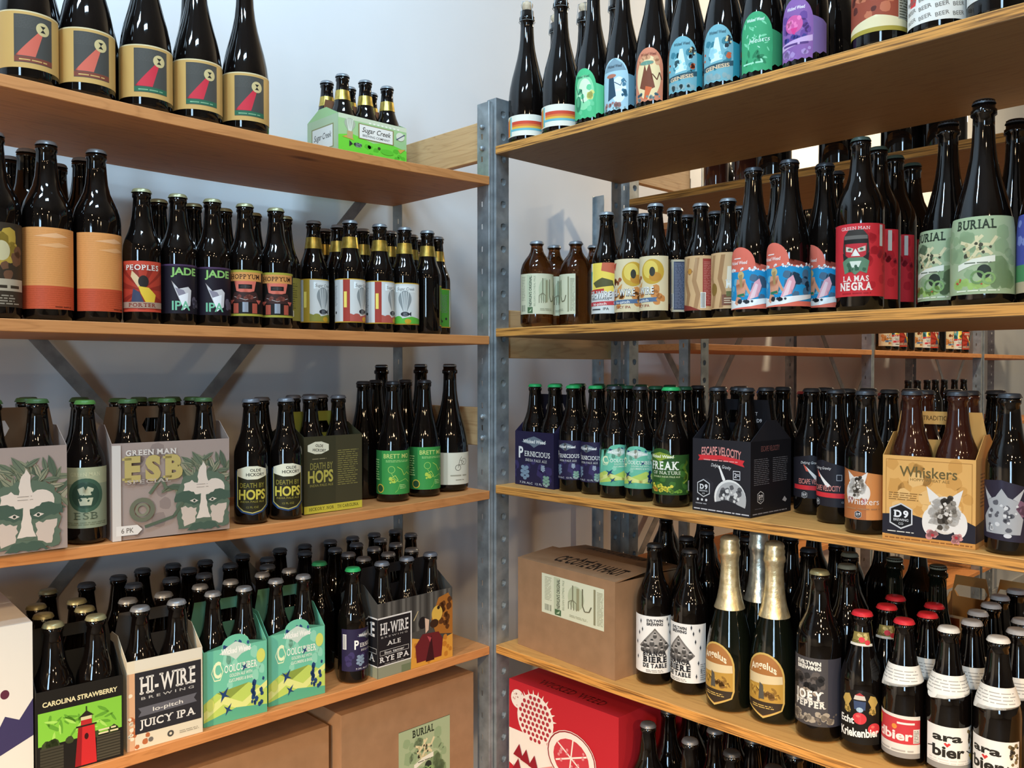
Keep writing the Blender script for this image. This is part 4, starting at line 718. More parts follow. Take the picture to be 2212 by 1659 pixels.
def carrier(shelf, A, B, depth, hf, hh, front, side, out, inner, label, nx, caps, bottle_kind, blabel, group, ny=2, handle=None, hole=True, sideR=None, crease=0, z=None, cap=None, name='bottle_carrier', hshapes=None, topmid=None):
    """open basket carton. A, B: front bottom corners left and right (as seen from the front)"""
    a, b = Vector(A), Vector(B); d = b - a; w = d.length * 1000; rz = math.atan2(d.y, d.x)
    z = max(ztop(shelf, a.x), ztop(shelf, b.x)) if z is None else z
    c = thing(name, (a.x, a.y, z + .0003), rz, label, 'carton', 'printed bottle cartons')
    D = depth
    fo = None
    if topmid: fo = [(0, 0), (w, 0), (w, hf)] + [(w / 2 + w * .2 * math.cos(t), hf + topmid * math.sin(t)) for t in [math.pi * i / 10 for i in range(11)]] + [(0, hf)]
    panel('front_panel', c, w, hf, out, front(w, hf) if front else None, (0, 0, 0), 0, fo)
    panel('back_panel', c, w, hf, out, None, (w, D, 0), math.pi)
    hs = (hh + hf) / 2 if handle != 'none' else hf
    sl = [(0, 0), (D - 1, 0), (D - 1, hf), (D * .62, hs), (D * .38, hs), (0, hf)] if handle != 'none' else None
    panel('side_panel', c, D - 1, hf, out, side(D - 1, hf) if side else None, (0, D, 0), -math.pi / 2, sl)
    panel('side_panel', c, D - 1, hf, out, sideR(D - 1, hf) if sideR else None, (w, 0, 0), math.pi / 2, sl)
    bm = bmesh.new(); bm_box(bm, .0012, .0012, 0, (w - 1.2) * .001, (D - 1.2) * .001, .0009); mesh_obj('base_panel', from_bm('base_panel', bm, col(inner, .7)), c)
    if handle != 'none':
        # middle divider with the hand hole, made as a ring of pieces
        bm = bmesh.new(); y = D / 2; x0, x1 = 1.2, w - 1.2; hx0, hx1, hz0, hz1 = w * .5 - 32, w * .5 + 32, hh - 44, hh - 20
        out_ = [(x0, 2), (w / 2, 2), (x1, 2), (x1, (hz0 + hz1) / 2), (x1 - 6, hh), (w / 2, hh), (x0 + 6, hh), (x0, (hz0 + hz1) / 2)]
        inn_ = [(hx0 + 6, hz0), (w / 2, hz0), (hx1 - 6, hz0), (hx1, (hz0 + hz1) / 2), (hx1 - 6, hz1), (w / 2, hz1), (hx0 + 6, hz1), (hx0, (hz0 + hz1) / 2)]
        rings = [[bm.verts.new((u * .001, yy * .001, v * .001)) for u, v in q] for q, yy in ((out_, y - .5), (inn_, y - .5), (inn_, y + .5), (out_, y + .5))]
        for p, q in ((0, 1), (1, 2), (2, 3), (3, 0)):
            for k in range(8): bm.faces.new((rings[p][k], rings[p][(k + 1) % 8], rings[q][(k + 1) % 8], rings[q][k]))
        bmesh.ops.recalc_face_normals(bm, faces=bm.faces)
        mats = [col(handle or inner, .6)]
        if hshapes:
            pm = print_mesh('tmp', hshapes(w, hh), None, None, 0, 0, .1); n0 = len(bm.faces); mats += list(pm.materials)
            for v in pm.vertices: v.co.y += (y - .5) * .001
            bm.from_mesh(pm); bm.faces.ensure_lookup_table()
            for i in range(n0, len(bm.faces)): bm.faces[i].material_index += 1
            bpy.data.meshes.remove(pm)
        mesh_obj('handle_divider', from_bm('handle_divider', bm, mats), c)
    ca, sa = math.cos(rz), math.sin(rz); r = body_r(KIND[bottle_kind]['tp']) * .001 if bottle_kind else 0
    if bottle_kind:
        FIX[0] = True; r *= KIND[bottle_kind].get('sx', 1); e = r + .0014
        for j in range(ny):
            for i in range(nx):
                u = w * .0005 + (w * .001 - 2 * e) * (i / (nx - 1) - .5) * min(1, (2 * r + .004) * (nx - 1) / (w * .001 - 2 * e)); v = D * .001 * (.5 + (j - (ny - 1) / 2) * (.5 if ny == 2 else 1.0 / ny))
                X, Y = a.x + u * ca - v * sa, a.y + u * sa + v * ca
                pos = ('front', 'back')[j] + (' left', ' right')[i] if nx == 2 else ('front', 'back')[j] + (' left', ' middle', ' right')[i]
                bottle(shelf, X, Y, bottle_kind, blabel + ', ' + pos, math.degrees(rz) + 60 * i + 30, group, z + .0012, cap)
    FIX[0] = False
    OCCR.setdefault(shelf, []).append((a.x, a.y, ca, sa, w * .001, D * .001))
    return c
def solid_box(shelf, A, B, depth, h, mat, label, front=None, side=None, top=None, z=None, lid=None, name='cardboard_box', sideL=None):
    a, b = Vector(A), Vector(B); d = b - a; w = d.length * 1000; rz = math.atan2(d.y, d.x)
    z = ztop(shelf, (a.x + b.x) / 2) if z is None else z
    c = thing(name, (a.x, a.y, z + .0003), rz, label, 'box', 'boxes on the shelves')
    panel('front_panel', c, w, h, mat, front(w, h) if front else None, (0, 0, 0), 0, None, 3)
    panel('back_panel', c, w, h, mat, None, (w, depth, 0), math.pi, None, 3)
    panel('side_panel', c, depth - 6, h, mat, sideL(depth - 6, h) if sideL else None, (0, depth - 3, 0), -math.pi / 2, None, 3)
    panel('side_panel', c, depth - 6, h, mat, side(depth - 6, h) if side else None, (w, 3, 0), math.pi / 2, None, 3)
    bm = bmesh.new(); bm_box(bm, .003, .003, 0, (w - 3) * .001, (depth - 3) * .001, .003); mesh_obj('base_panel', from_bm('base_panel', bm, mat if not isinstance(mat, str) else col(mat, .6)), c)
    OCCR.setdefault(shelf, []).append((a.x, a.y, math.cos(rz), math.sin(rz), w * .001, depth * .001))
    # two closing flaps, front one slightly lifted
    for k, (y0, y1, lift) in enumerate(((0, depth / 2 - .6, (lid or (0, 0))[0]), (depth, depth / 2 + .6, (lid or (0, 0))[1]))):
        bm = bmesh.new(); t = 3; L = abs(y1 - y0); sgn = 1 if y1 > y0 else -1
        bm_box(bm, 0, 0, 0, w * .001, L * .001, t * .001)
        mats = [mat if not isinstance(mat, str) else col(mat, .6)]
        if top and k in top:
            pm = print_mesh('tmp', top[k](w, L), None, None, 0, 0, .1); n0 = len(bm.faces); mats += list(pm.materials)
            for v in pm.vertices: v.co = Vector((v.co.x, v.co.z, t * .001 - v.co.y))
            bm.from_mesh(pm); bm.faces.ensure_lookup_table()
            for i in range(n0, len(bm.faces)): bm.faces[i].material_index += 1
            bpy.data.meshes.remove(pm)
        for v in bm.verts:
            yy, zz = v.co.y, v.co.z
            ang = lift
            v.co.y = y0 * .001 + sgn * (yy * math.cos(ang)); v.co.z = h * .001 + zz + yy * math.sin(ang)
        bmesh.ops.recalc_face_normals(bm, faces=bm.faces)
        mesh_obj('top_flap', from_bm('top_flap', bm, mats), c)
    return c

# prints for the cartons; w and h in mm, origin at the lower left corner of the panel
def sc(shapes, x, y, kx, ky=None):
    ky = ky or kx; out = []
    for c, ps, t in shapes:
        if t: out.append((c, None, ([(x + u * kx, y + v * ky) for u, v in t[0]], t[1])))
        else: out.append((c, [[(x + u * kx, y + v * ky) for u, v in q] for q in ps], None))
    return out
def jag(pts, amp, seed, n=6):                # ragged outline
    rnd = random.Random(seed); out = []
    for (x0, y0), (x1, y1) in zip(pts, pts[1:] + pts[:1]):
        l = math.hypot(x1 - x0, y1 - y0); k = max(1, int(l / n)); nx, ny = -(y1 - y0) / (l or 1), (x1 - x0) / (l or 1)
        for i in range(k):
            t = i / k; s = 0 if i == 0 else rnd.uniform(-amp, amp); out.append((x0 + (x1 - x0) * t + nx * s, y0 + (y1 - y0) * t + ny * s))
    return out
def leafman(x, y, s):   # pale face among dark leaves
    q = []; G = ('#66705a', '#53604d', '#85866c', '#74785f', '#979178')
    def leaf(cx, cy, a, l, c):
        ux, uy = math.cos(a), math.sin(a); w_ = l * .3
        q.append(P(c, (cx - ux * l, cy - uy * l), (cx - ux * l * .3 - uy * w_, cy - uy * l * .3 + ux * w_), (cx + ux * l * .4 - uy * w_ * .8, cy + uy * l * .4 + ux * w_ * .8), (cx + ux * l, cy + uy * l), (cx + ux * l * .4 + uy * w_ * .8, cy + uy * l * .4 - ux * w_ * .8), (cx - ux * l * .3 + uy * w_, cy - uy * l * .3 - ux * w_)))
        q.append(ST('#4a5446', [(cx - ux * l * .9, cy - uy * l * .9), (cx + ux * l * .8, cy + uy * l * .8)], 1.0 * s))
    for i in range(44):
        rnd = random.Random(i + 5); a = rnd.uniform(-.1, math.pi + .1); r0 = rnd.uniform(36, 66) * s
        leaf(x + r0 * math.cos(a), y + 28 * s + r0 * math.sin(a) * 1.05, a + rnd.uniform(-.9, .9), rnd.uniform(10, 19) * s, G[i % 5])
    S = lambda pts: [(x + u * s, y + v * s) for u, v in pts]
    pale, pale2, dk, dk2 = '#d8c8b8', '#c9b6a6', '#46584a', '#5b6a58'
    q += [P(dk2, *jag(S([(-46, 34), (-34, 58), (-14, 66), (0, 60), (14, 66), (36, 58), (48, 34), (44, -34), (-44, -34)]), 3 * s, 3, 5 * s)),
          P(pale, *jag(S([(-36, 30), (-34, 46), (-20, 52), (-10, 46), (-6, 74), (0, 84), (6, 74), (9, 48), (22, 52), (36, 44), (38, 30), (0, 24)]), 2.2 * s, 4, 5 * s)),
          P(dk, *jag(S([(-48, 28), (-30, 33), (-5, 24), (-6, 8), (-18, 6), (-30, 12), (-50, 14)]), 2.2 * s, 5, 4 * s)), P(dk, *jag(S([(48, 28), (30, 33), (5, 24), (6, 8), (18, 6), (30, 12), (50, 14)]), 2.2 * s, 6, 4 * s)),
          P(pale, *S([(-24, 15), (-16, 18), (-9, 14), (-16, 11)])), P(pale, *S([(24, 15), (16, 18), (9, 14), (16, 11)])), C('#2f3a30', x - 16 * s, y + 14.5 * s, 2.2 * s), C('#2f3a30', x + 16 * s, y + 14.5 * s, 2.2 * s),
          P(pale, *jag(S([(-4, 28), (4, 28), (9, -8), (13, -18), (-13, -18), (-9, -8)]), 1.2 * s, 7, 6 * s)), P(dk2, *S([(-12, -18), (12, -18), (7, -22), (-7, -22)])),
          P(pale2, *jag(S([(-42, 6), (-12, 2), (-15, -24), (-34, -30)]), 2 * s, 8, 5 * s)), P(pale2, *jag(S([(42, 6), (12, 2), (15, -24), (34, -30)]), 2 * s, 9, 5 * s)),
          P(dk, *jag(S([(-30, -38), (30, -38), (20, -27), (6, -24), (0, -27), (-6, -24), (-20, -27)]), 2 * s, 10, 4 * s)), LN('#5a5148', x - 12 * s, y + 38 * s, x + 10 * s, y + 48 * s, 2, .1, 3)]
    return q
def cl(shapes, w, h):   # clip every polygon of a design to the panel
    out = []
    for c, ps, t in shapes:
        if t: out.append((c, None, ([(min(max(u, 0), w), min(max(v, 0), h)) for u, v in t[0]], t[1])))
        else: out.append((c, [[(min(max(u, 0), w), min(max(v, 0), h)) for u, v in q] for q in ps], None))
    return out
def f_esb(w, h):
    return cl([R('#a08e84', 0, 0, w, h), BL('#8d7c74', 3, 8, 0, 0, w * .5, h, 8, 20)] + leafman(w * .76, h * .26, .95) + [RING('#6a6c58', w * .24, h * .3, 13, 20), RING('#7d7c66', w * .24, h * .3, 7, 11), ST('#5f6a54', [(w * .3, h * .46), (w * .4, h * .62), (w * .44, h * .5)], 5), ST('#55604e', [(w * .26, h * .12), (w * .5, h * .2), (w * .58, h * .34)], 5), R('#cfc6bc', 0, 0, w * .07, h * .98) , T('#d9cfc4', 'GREEN MAN', w * .32, h * .87, h * .055, w * .42, 1, 0, .03), T('#b8a464', 'ESB', w * .33, h * .615, h * .23, w * .5, 1, 0, .06), T('#b9aa9c', 'SPECIAL', w * .3, h * .575, h * .04, w * .36, 1), P('#ded6cc', (w * .03, h * .05), (w * .2, h * .05), (w * .24, h * .1), (w * .2, h * .15), (w * .03, h * .15)), T('#6d645c', '6 PK', w * .12, h * .075, h * .05, w * .1)], w, h)
def f_esb2(w, h): return cl([R('#a08e84', 0, 0, w, h)] + leafman(w * .7, h * .26, 1.0), w, h)
def f_hops(w, h):
    return [R('#3d3a27', 0, 0, w, h), R('#c9bb40', 0, 0, w, h * .1), T('#4a4520', 'HICKORY, NOR', w * .55, h * .035, h * .04, w * .8, 1), P('#e4dec2', *[(w * .45 + x * w / 78, h * .81 + y * h / 150) for x, y in HEX]), T('#2a2720', 'OLDE', w * .48, h * .86, h * .034, w * .24, 0, -6, .02), T('#2a2720', 'HICKORY', w * .48, h * .8, h * .036, w * .42, 0, -6, .02), LN('#8a8060', w * .26, h * .7, w * .72, h * .725, 1), T('#8d8344', 'DEATH BY', w * .55, h * .57, h * .085, w * .72), T('#b5a94e', 'HOPS', w * .52, h * .4, h * .15, w * .8, 0, 0, .03), T('#8d8344', 'INDIA PALE ALE', w * .55, h * .345, h * .03, w * .74)]
def s_hops(w, h): return [R('#45402b', 0, 0, w, h), R('#c9bb40', 0, 0, w, h * .1), T('#4a4520', 'TH CAROLINA', w * .46, h * .035, h * .04, w * .8, 1), LN('#8d8448', w * .08, h * .34, w * .86, h * .82, 17, .34, 4)]
def f_caro(w, h):
    lh = w * .56
    return [R('#1c1a17', 0, 0, w, h), T('#d9d0a2', 'CAROLINA STRAWBERRY', w * .5, h * .815, h * .055, w * .86, 0, 0, .03), R('#7fbf3e', w * .02, h * .36, w * .98, h * .75), BL('#5f9a30', 3, 16, w * .04, h * .38, w * .96, h * .73, 6, 16, .25), BL('#a4d460', 4, 12, w * .04, h * .38, w * .96, h * .73, 4, 12, .2), BL('#3a4426', 5, 9, w * .02, h * .3, w * .98, h * .42, 5, 10), R('#3f3c30', w * .04, h * .03, w * .3, h * .33), R('#4a4538', w * .68, h * .03, w * .96, h * .32)] + \
        [R('#2a2820', w * .04, h * (.05 + .035 * i), w * .3, h * (.06 + .035 * i)) for i in range(8)] + [R('#2a2820', w * .68, h * (.05 + .035 * i), w * .96, h * (.06 + .035 * i)) for i in range(8)] + \
        [P('#c22a2c', (lh - 17, h * .02), (lh + 15, h * .02), (lh + 12, h * .48), (lh - 12, h * .48)), P('#8d1c20', (lh - 17, h * .02), (lh - 8, h * .02), (lh - 6, h * .48), (lh - 12, h * .48)), R('#2a2019', lh - 15, h * .48, lh + 15, h * .5), R('#b02a2c', lh - 8, h * .5, lh + 8, h * .56), R('#c9c498', lh - 8, h * .56, lh + 8, h * .6), P('#26221a', (lh - 11, h * .6), (lh + 11, h * .6), (lh, h * .67)), R('#26221a', lh - .8, h * .66, lh + .8, h * .72), C('#3a1414', lh, h * .36, 3, 5), LN('#d9d0a2', w * .7, h * .34, w * .95, h * .42, 2, .5, 3)]
def f_juicy(w, h):
    return [R('#d9cfb6', 0, 0, w, h), R('#cfa27c', 0, 0, w * .1, h * .86), BL('#b0663e', 3, 12, 0, 0, w * .3, h * .4, 3, 8), BL('#e4d6bc', 4, 10, 0, h * .1, w * .1, h * .9, 2, 4), R('#d8d2c0', w * .1, h * .88, w, h), R('#2b2a2e', w * .1, h * .17, w * .98, h * .86), T('#dcdad4', 'HI-WIRE', w * .53, h * .61, h * .19, w * .74, 1, 0, .02), T('#aeaca8', 'B R E W I N G', w * .53, h * .545, h * .03, w * .7), P('#5f5f66', (w * .14, h * .36), (w * .92, h * .38), (w * .88, h * .43), (w * .92, h * .48), (w * .14, h * .46), (w * .18, h * .41)), T('#d4d2cc', 'lo-pitch', w * .53, h * .395, h * .045, w * .4, 0, 1), T('#dcdad4', 'JUICY IPA', w * .53, h * .235, h * .085, w * .74, 1, 0, .02), RING('#4a4844', w * .56, h * .085, 2.4, 5.4), C('#6b6862', w * .3, h * .08, 4), LN('#9c9686', w * .68, h * .06, w * .95, h * .1, 2)]
def f_cool(w, h):
    k = w / 100
    return cl(sc(coolc(), w / 2, 0, k, h / 72), w, h * 1.17)
def f_rye(w, h):
    x = w * .42
    q = [R('#4a4844', 0, 0, w, h)] + [R(('#5c5a55', '#3a3936', '#686660')[i % 3], w * i / 16, h * .5, w * (i + .6) / 16, h) for i in range(16)] + [R('#8d9078', 0, 0, w, h * .16), R('#6f7a5c', w * .3, 0, w, h * .1), R('#e0deda', 0, h * .15, x + 3, h * .81), R('#1e1d20', 0, h * .165, x, h * .79), T('#e0deda', 'HI-WIRE', x * .5, h * .58, h * .15, x * .86, 1, 0, .02), T('#a8a6a2', 'B R E W I N G', x * .5, h * .53, h * .022, x * .8), T('#dcdad6', 'ALE', x * .48, h * .42, h * .06, x * .42, 1), FR('#c9c7c2', x * .06, h * .3, x * .94, h * .365, .8), T('#dcdad6', 'lion tamer', x * .5, h * .315, h * .035, x * .6), T('#e6e4e0', 'RYE IPA', x * .5, h * .21, h * .07, x * .9, 1, 0, .02), LN('#77756f', x * .2, h * .175, x * .8, h * .2, 1)]
    q += [P('#d99a3c', (w * .42, 0), (w, 0), (w, h * .34), (w * .86, h * .3), (w * .6, h * .36), (w * .44, h * .42)), BL('#c07a2a', 3, 16, w * .44, 0, w, h * .36, 4, 9), P('#a86a2a', (w * .76, h * .4), (w * .7, h * .62), (w * .8, h * .9), (w * .94, h * .94), (w, h * .8), (w, h * .34)), BL('#5a3418', 5, 14, w * .78, h * .4, w, h * .94, 5, 10), C('#d9b04c', w * .78, h * .68, 15, 17), C('#2a1c14', w * .8, h * .76, 4), C('#3a2418', w * .74, h * .55, 12, 9),
          P('#6a2226', (w * .5, h * .06), (w * .84, h * .06), (w * .86, h * .3), (w * .8, h * .42), (w * .58, h * .44), (w * .48, h * .3)), P('#3a1418', (w * .62, h * .04), (w * .74, h * .04), (w * .7, h * .4)), C('#1d1a1c', w * .58, h * .6, 11, 13), P('#d8b8a0', (w * .61, h * .66), (w * .67, h * .62), (w * .66, h * .48), (w * .62, h * .44)), P('#b04a50', (w * .64, h * .4), (w * .7, h * .36), (w * .68, h * .3)), ST('#c9b88a', [(w * .46, h * .66), (w * .52, h * .78)], 2)]
    return cl(q, w, h)
def s_rye(w, h): return [R('#8d9078', 0, 0, w, h * .16), R('#4a4844', 0, h * .8, w, h), R('#1e1d20', 0, h * .165, w, h * .79), R('#e0deda', 0, h * .79, w, h * .81), R('#e0deda', 0, h * .15, w, h * .165), T('#e0deda', 'RE', w * .78, h * .56, h * .18, w * .3, 1, 0, .03), T('#dcdad6', 'PA', w * .8, h * .22, h * .1, w * .26, 1), FR('#c9c7c2', w * .5, h * .33, w * .98, h * .4, .8)]
def f_sugar(w, h): return [R('#6fcf3c', 0, 0, w, h)] + sc(f_sugar0(w, h), 0, h * .36, 1, .64)
def f_sugar0(w, h):
    return cl([R('#9fc48a', 0, 0, w, h), P('#6fcf3c', (0, 0), (w, 0), (w, h * .36), (w * .7, h * .48), (w * .5, h * .38), (w * .2, h * .52), (0, h * .44)), BL('#58b52e', 3, 8, w * .1, 0, w, h * .36, 6, 12), R('#c9d2b4', 0, h * .88, w, h)] + [C('#e8ead8', w * (.45 + .06 * i), h * .9, 3.2, 3) for i in range(8)] + sc(balloon(0, 0, 1.0, '#a9b09a', '#e6e8da'), w * .16, h * .78, 1.3) + [P('#c9a24a', (w * .05, h * .4), (w * .16, h * .5), (w * .22, h * .36)), P('#b9a070', (w * .12, h * .4), (w * .2, h * .4), (w * .2, h * .58), (w * .12, h * .58)), R('#8a7a44', w * .28, h * .44, w * .8, h * .84), R('#e4e2da', w * .295, h * .46, w * .785, h * .82), T('#33322e', 'Sugar Creek', w * .54, h * .63, h * .13, w * .42, 0, 0, .01, .2), T('#55544e', 'BREWING COMPANY', w * .54, h * .51, h * .06, w * .4), C('#2a2e30', w * .27, h * .26, 11, 7), LN('#9aa29c', w * .24, h * .2, w * .33, h * .32, 4), P('#2a2e30', (w * .2, h * .26), (w * .15, h * .34), (w * .15, h * .18)), C('#3a4a1e', w * .58, h * .28, 4, 5), C('#5fbf34', w * .7, h * .22, 18, 10), P('#c9a24a', (w * .86, h * .36), (w * .98, h * .4), (w * .9, h * .26)), C('#d5d8c6', w * .9, h * .72, 12, 15), ST('#4a4e6a', [(w * .84, h * .62), (w * .97, h * .8)], 3)], w, h)
def s_sugar(w, h): return [R('#a9bc98', 0, 0, w, h), P('#7fae62', (0, 0), (w, 0), (w, h * .3), (0, h * .2)), R('#8a8a5c', w * .14, h * .46, w * .86, h * .86), R('#d8d8d0', w * .17, h * .48, w * .83, h * .84), T('#4a4a46', 'Sugar Creek', w * .5, h * .64, h * .1, w * .56, 0, 0, .01, .2), R('#c4c6b8', w * .25, h * .05, w * .75, h * .4), LN('#8d9080', w * .28, h * .08, w * .72, h * .38, 7)]
def f_pern(w, h): return cl(sc(PERN[:-2], w / 2, 0, w / 76, h / 86), w, h)
def s_pern(w, h): return [R('#1f1a33', 0, 0, w, h)] + wicked(w * .5, h * .16, w * .6, '#5a6470', '#d8d6d0') + [BL('#4d5b74', 3, 9, w * .1, h * .3, w * .9, h * .9, 4, 9), LN('#9a9aa4', w * .2, h * .06, w * .8, h * .1, 1)]
def f_esc(w, h):
    return cl([R('#26252a', 0, 0, w, h), BL('#2e2d33', 4, 6, 0, 0, w, h, 10, 20), T('#d99088', 'ESCAPE VELOCITY', w * .5, h * .76, h * .11, w * .68, 0, -2, .02, 0, 4), P('#d8343a', (w * .1, h * .7), (w * .5, h * .735), (w * .9, h * .66), (w * .87, h * .7), (w * .9, h * .745), (w * .5, h * .8 - h * .01), (w * .1, h * .775), (w * .13, h * .74)), LN('#ee9a94', w * .2, h * .71, w * .8, h * .74, 1), T('#e2e0de', 'Defying  Gravity', w * .5, h * .62, h * .045, w * .34, 0, -4, .0, .2), P('#f0ede8', (w * .46, h * .64), (w * .48, h * .65), (w * .58, h * .47), (w * .56, h * .44), (w * .53, h * .46)), FR('#d9d8dc', w * .71, h * .48, w * .83, h * .6, 1.2), T('#d9d8dc', '2', w * .75, h * .51, h * .06), LN('#d9d8dc', w * .77, h * .53, w * .82, h * .57, 2),
               C('#e9e7e2', w * .66, h * .22, w * .27, w * .27, 32), C('#b4b3b2', w * .675, h * .205, w * .255, w * .255, 32)] + [BL('#5d5d60', 5, 16, w * .45, h * .1, w * .88, h * .42, 3, 8), BL('#d9d8d4', 6, 12, w * .48, h * .08, w * .9, h * .36, 2, 5)] + [P('#26252a', (w * .36, h * .14), (w * .6, h * .2), (w * .98, h * .1), (w * .98, 0), (w * .36, 0))] + D9(w * .2, h * .32, w / 90) + [C('#d8d8da', w * (.1 + .075 * i), h * .16, 2.4) for i in range(3)] + [LN('#9a9a9e', w * .06, h * .1, w * .26, h * .13, 1), LN('#c9c8cc', w * .03, h * .025, w * .98, h * .055, 1, .5, 5, 0)], w, h)
def s_esc(w, h): return [R('#1b1a1e', 0, 0, w, h), T('#7a4e4a', 'ESCAPE VELOCITY', w * .48, h * .86, h * .07, w * .46), LN('#6e6d72', w * .08, h * .42, w * .46, h * .78, 14, .35, 4, .1), LN('#6e6d72', w * .54, h * .44, w * .92, h * .78, 13, .35, 6, .1)] + D9(w * .24, h * .25, w / 130) + [P('#a9a8aa', (w * .78, h * .17), (w * .84, h * .22), (w * .9, h * .17), (w * .86, h * .14)), LN('#8a898e', w * .05, h * .03, w * .9, h * .06, 1, .5, 5, 0), LN('#55545a', w * .1, h * .1, w * .3, h * .12, 1)]
def h_esc(w, h): return [T('#c9c8cc', 'MT. EVEREST', w * .62, h * .86, h * .03, w * .3), T('#d8d7da', 'D9', w * .8, h * .8, h * .03)]
def f_whi(w, h):
    return cl([R('#dda860', 0, 0, w, h), BL('#cf9850', 3, 14, 0, h * .3, w, h, 6, 16), BL('#e4b674', 4, 10, 0, h * .3, w, h, 5, 14), FR('#a9773c', w * .035, -5, w * .965, h * .955, .9), P('#23222c', (0, h * .07), (w, h * .02), (w, h * .26), (w * .82, h * .34), (w * .5, h * .28), (w * .28, h * .33), (0, h * .3)), R('#c98e48', 0, 0, w, h * .06), LN('#8a5a2c', w * .03, h * .02, w * .97, h * .045, 1, .6, 4, 0), T('#6a5a34', 'Whiskers', w * .5, h * .76, h * .12, w * .62, 0, 0, .012), T('#8f6f3c', 'HOPPY WHEAT ALE', w * .52, h * .715, h * .03, w * .42), LN('#8a6434', w * .07, h * .48, w * .44, h * .58, 4, .4, 5)] + ANIM(w * .68, h * .37, w / 88) + D9(w * .21, h * .29, w / 78) + [LN('#d8d2c4', w * .06, h * .1, w * .36, h * .125, 1)], w, h)
def s_whi(w, h): return cl([R('#d09a54', 0, 0, w, h), P('#23222c', (0, h * .06), (w, h * .06), (w, h * .34), (0, h * .26)), LN('#8a6434', w * .2, h * .45, w * .8, h * .85, 10)], w, h)
def h_whi(w, h): return [T('#6a4a24', 'TRADITIONAL', w * .5, h * .93, h * .035, w * .4)]
def f_newbox(w, h):
    x, y = w * .27, h * .47; return [R('#dcddc0', x, y, x + w * .63, y + h * .44)] + sc(NEW[1:], x + w * .315, y + h * .004, w * .63 / 116, h * .44 / 89)
def t_newbox(w, L): return [T('#2a2018', 'CE CÔTÉ EN HAUT', w * .6, L * .3, L * .36, w * .66, 0, 0, .03)]
def t_newbox2(w, L): return [T('#2a2018', 'VERRE - MANIPULER AVEC SOIN', w * .52, L * .35, L * .3, w * .78, 0, 180, .01)]
def f_burbox(w, h): x, y = w * .4, h * .3; return [R('#3d4232', x, y, x + w * .4, y + h * .45)] + sc(BUR, x + w * .2, y + 1, w * .4 / 132, (h * .45 - 2) / 112)
def f_red(w, h):
    W = '#e8ddd2'
    q = [R('#b8242e', 0, 0, w, h), P('#d98a84', (0, h * .5), (w * .4, h * .62), (w, h * .46), (w, h * .36), (0, h * .4)), P(W, (0, h * .62), (w * .36, h * .62), (w * .44, h * .46), (w * .1, h * .3), (0, h * .34)), C(W, w * .09, h * .87, w * .07, h * .075), BL('#c79a90', 3, 16, w * .03, h * .81, w * .15, h * .93, 1.5, 3)]
    cx, cy, r = w * .26, h * .76, w * .175
    for i in range(12):
        a = math.pi * (.05 + i * .08); q.append(P(W, (cx + r * .96 * math.cos(a - .05), cy + r * .96 * math.sin(a - .05)), (cx + r * 1.18 * math.cos(a), cy + r * 1.18 * math.sin(a)), (cx + r * .96 * math.cos(a + .05), cy + r * .96 * math.sin(a + .05))))
    q.append(C(W, cx, cy, r, r, 28))
    for j in range(-4, 5):
        for i in range(-4, 5):
            u, v = (i + .5 * (j % 2)) * r * .23, j * r * .21
            if u * u + v * v < (r * .88) ** 2: q.append(C('#a8303a', cx + u, cy + v, r * .085, r * .085, 8))
    cx, cy = w * .6, h * .58
    q += [C('#e8ddd2', cx, cy, w * .22, h * .2, 24), C('#8d2a30', cx, cy, w * .215, h * .195, 24), C(W, cx, cy, w * .205, h * .185, 24), C('#c23a44', cx, cy - h * .01, w * .16, h * .15, 20)]
    for k in range(6):
        a = .4 + k * 1.05; q.append(ST(W, [(cx, cy), (cx + w * .15 * math.cos(a), cy + h * .14 * math.sin(a))], 3.5))
    q += [BL('#d8868a', 5, 12, cx - w * .13, cy - h * .1, cx + w * .13, cy + h * .1, 2, 5), P('#7a1a24', (w * .44, h * .3), (w * .52, h * .44), (w * .58, h * .34), (w * .66, h * .46), (w * .72, h * .34), (w * .82, h * .42), (w * .86, h * .2), (w * .44, h * .2)), BL('#c9b8ac', 7, 16, 0, h * .1, w * .5, h * .36, 3, 9, .3)] + [P('#8d1c28', (w * x, h * y), (w * (x + .06), h * (y + .1)), (w * (x + .1), h * (y - .02))) for x, y in ((.05, .42), (.12, .4), (.2, .38), (.04, .3), (.28, .3))]
    return cl(q, w, h)
def t_red(w, L): return [T('#6e1a20', 'WICKED WEED', w * .5, L * .2, L * .2, w * .6, 1)]
def f_white(w, h): return cl([R('#d6d2c8', 0, 0, w, h), P('#3a3458', (w * .5, h * .18), (w * .8, h * .3), (w * .86, h * .44), (w * .93, h * .4), (w, h * .52), (w, h * .28), (w * .84, h * .2), (w * .6, h * .1)), R('#3a3458', 0, 0, w, h * .06), C('#5a2a3a', w * .86, h * .58, 6, 7)], w, h)
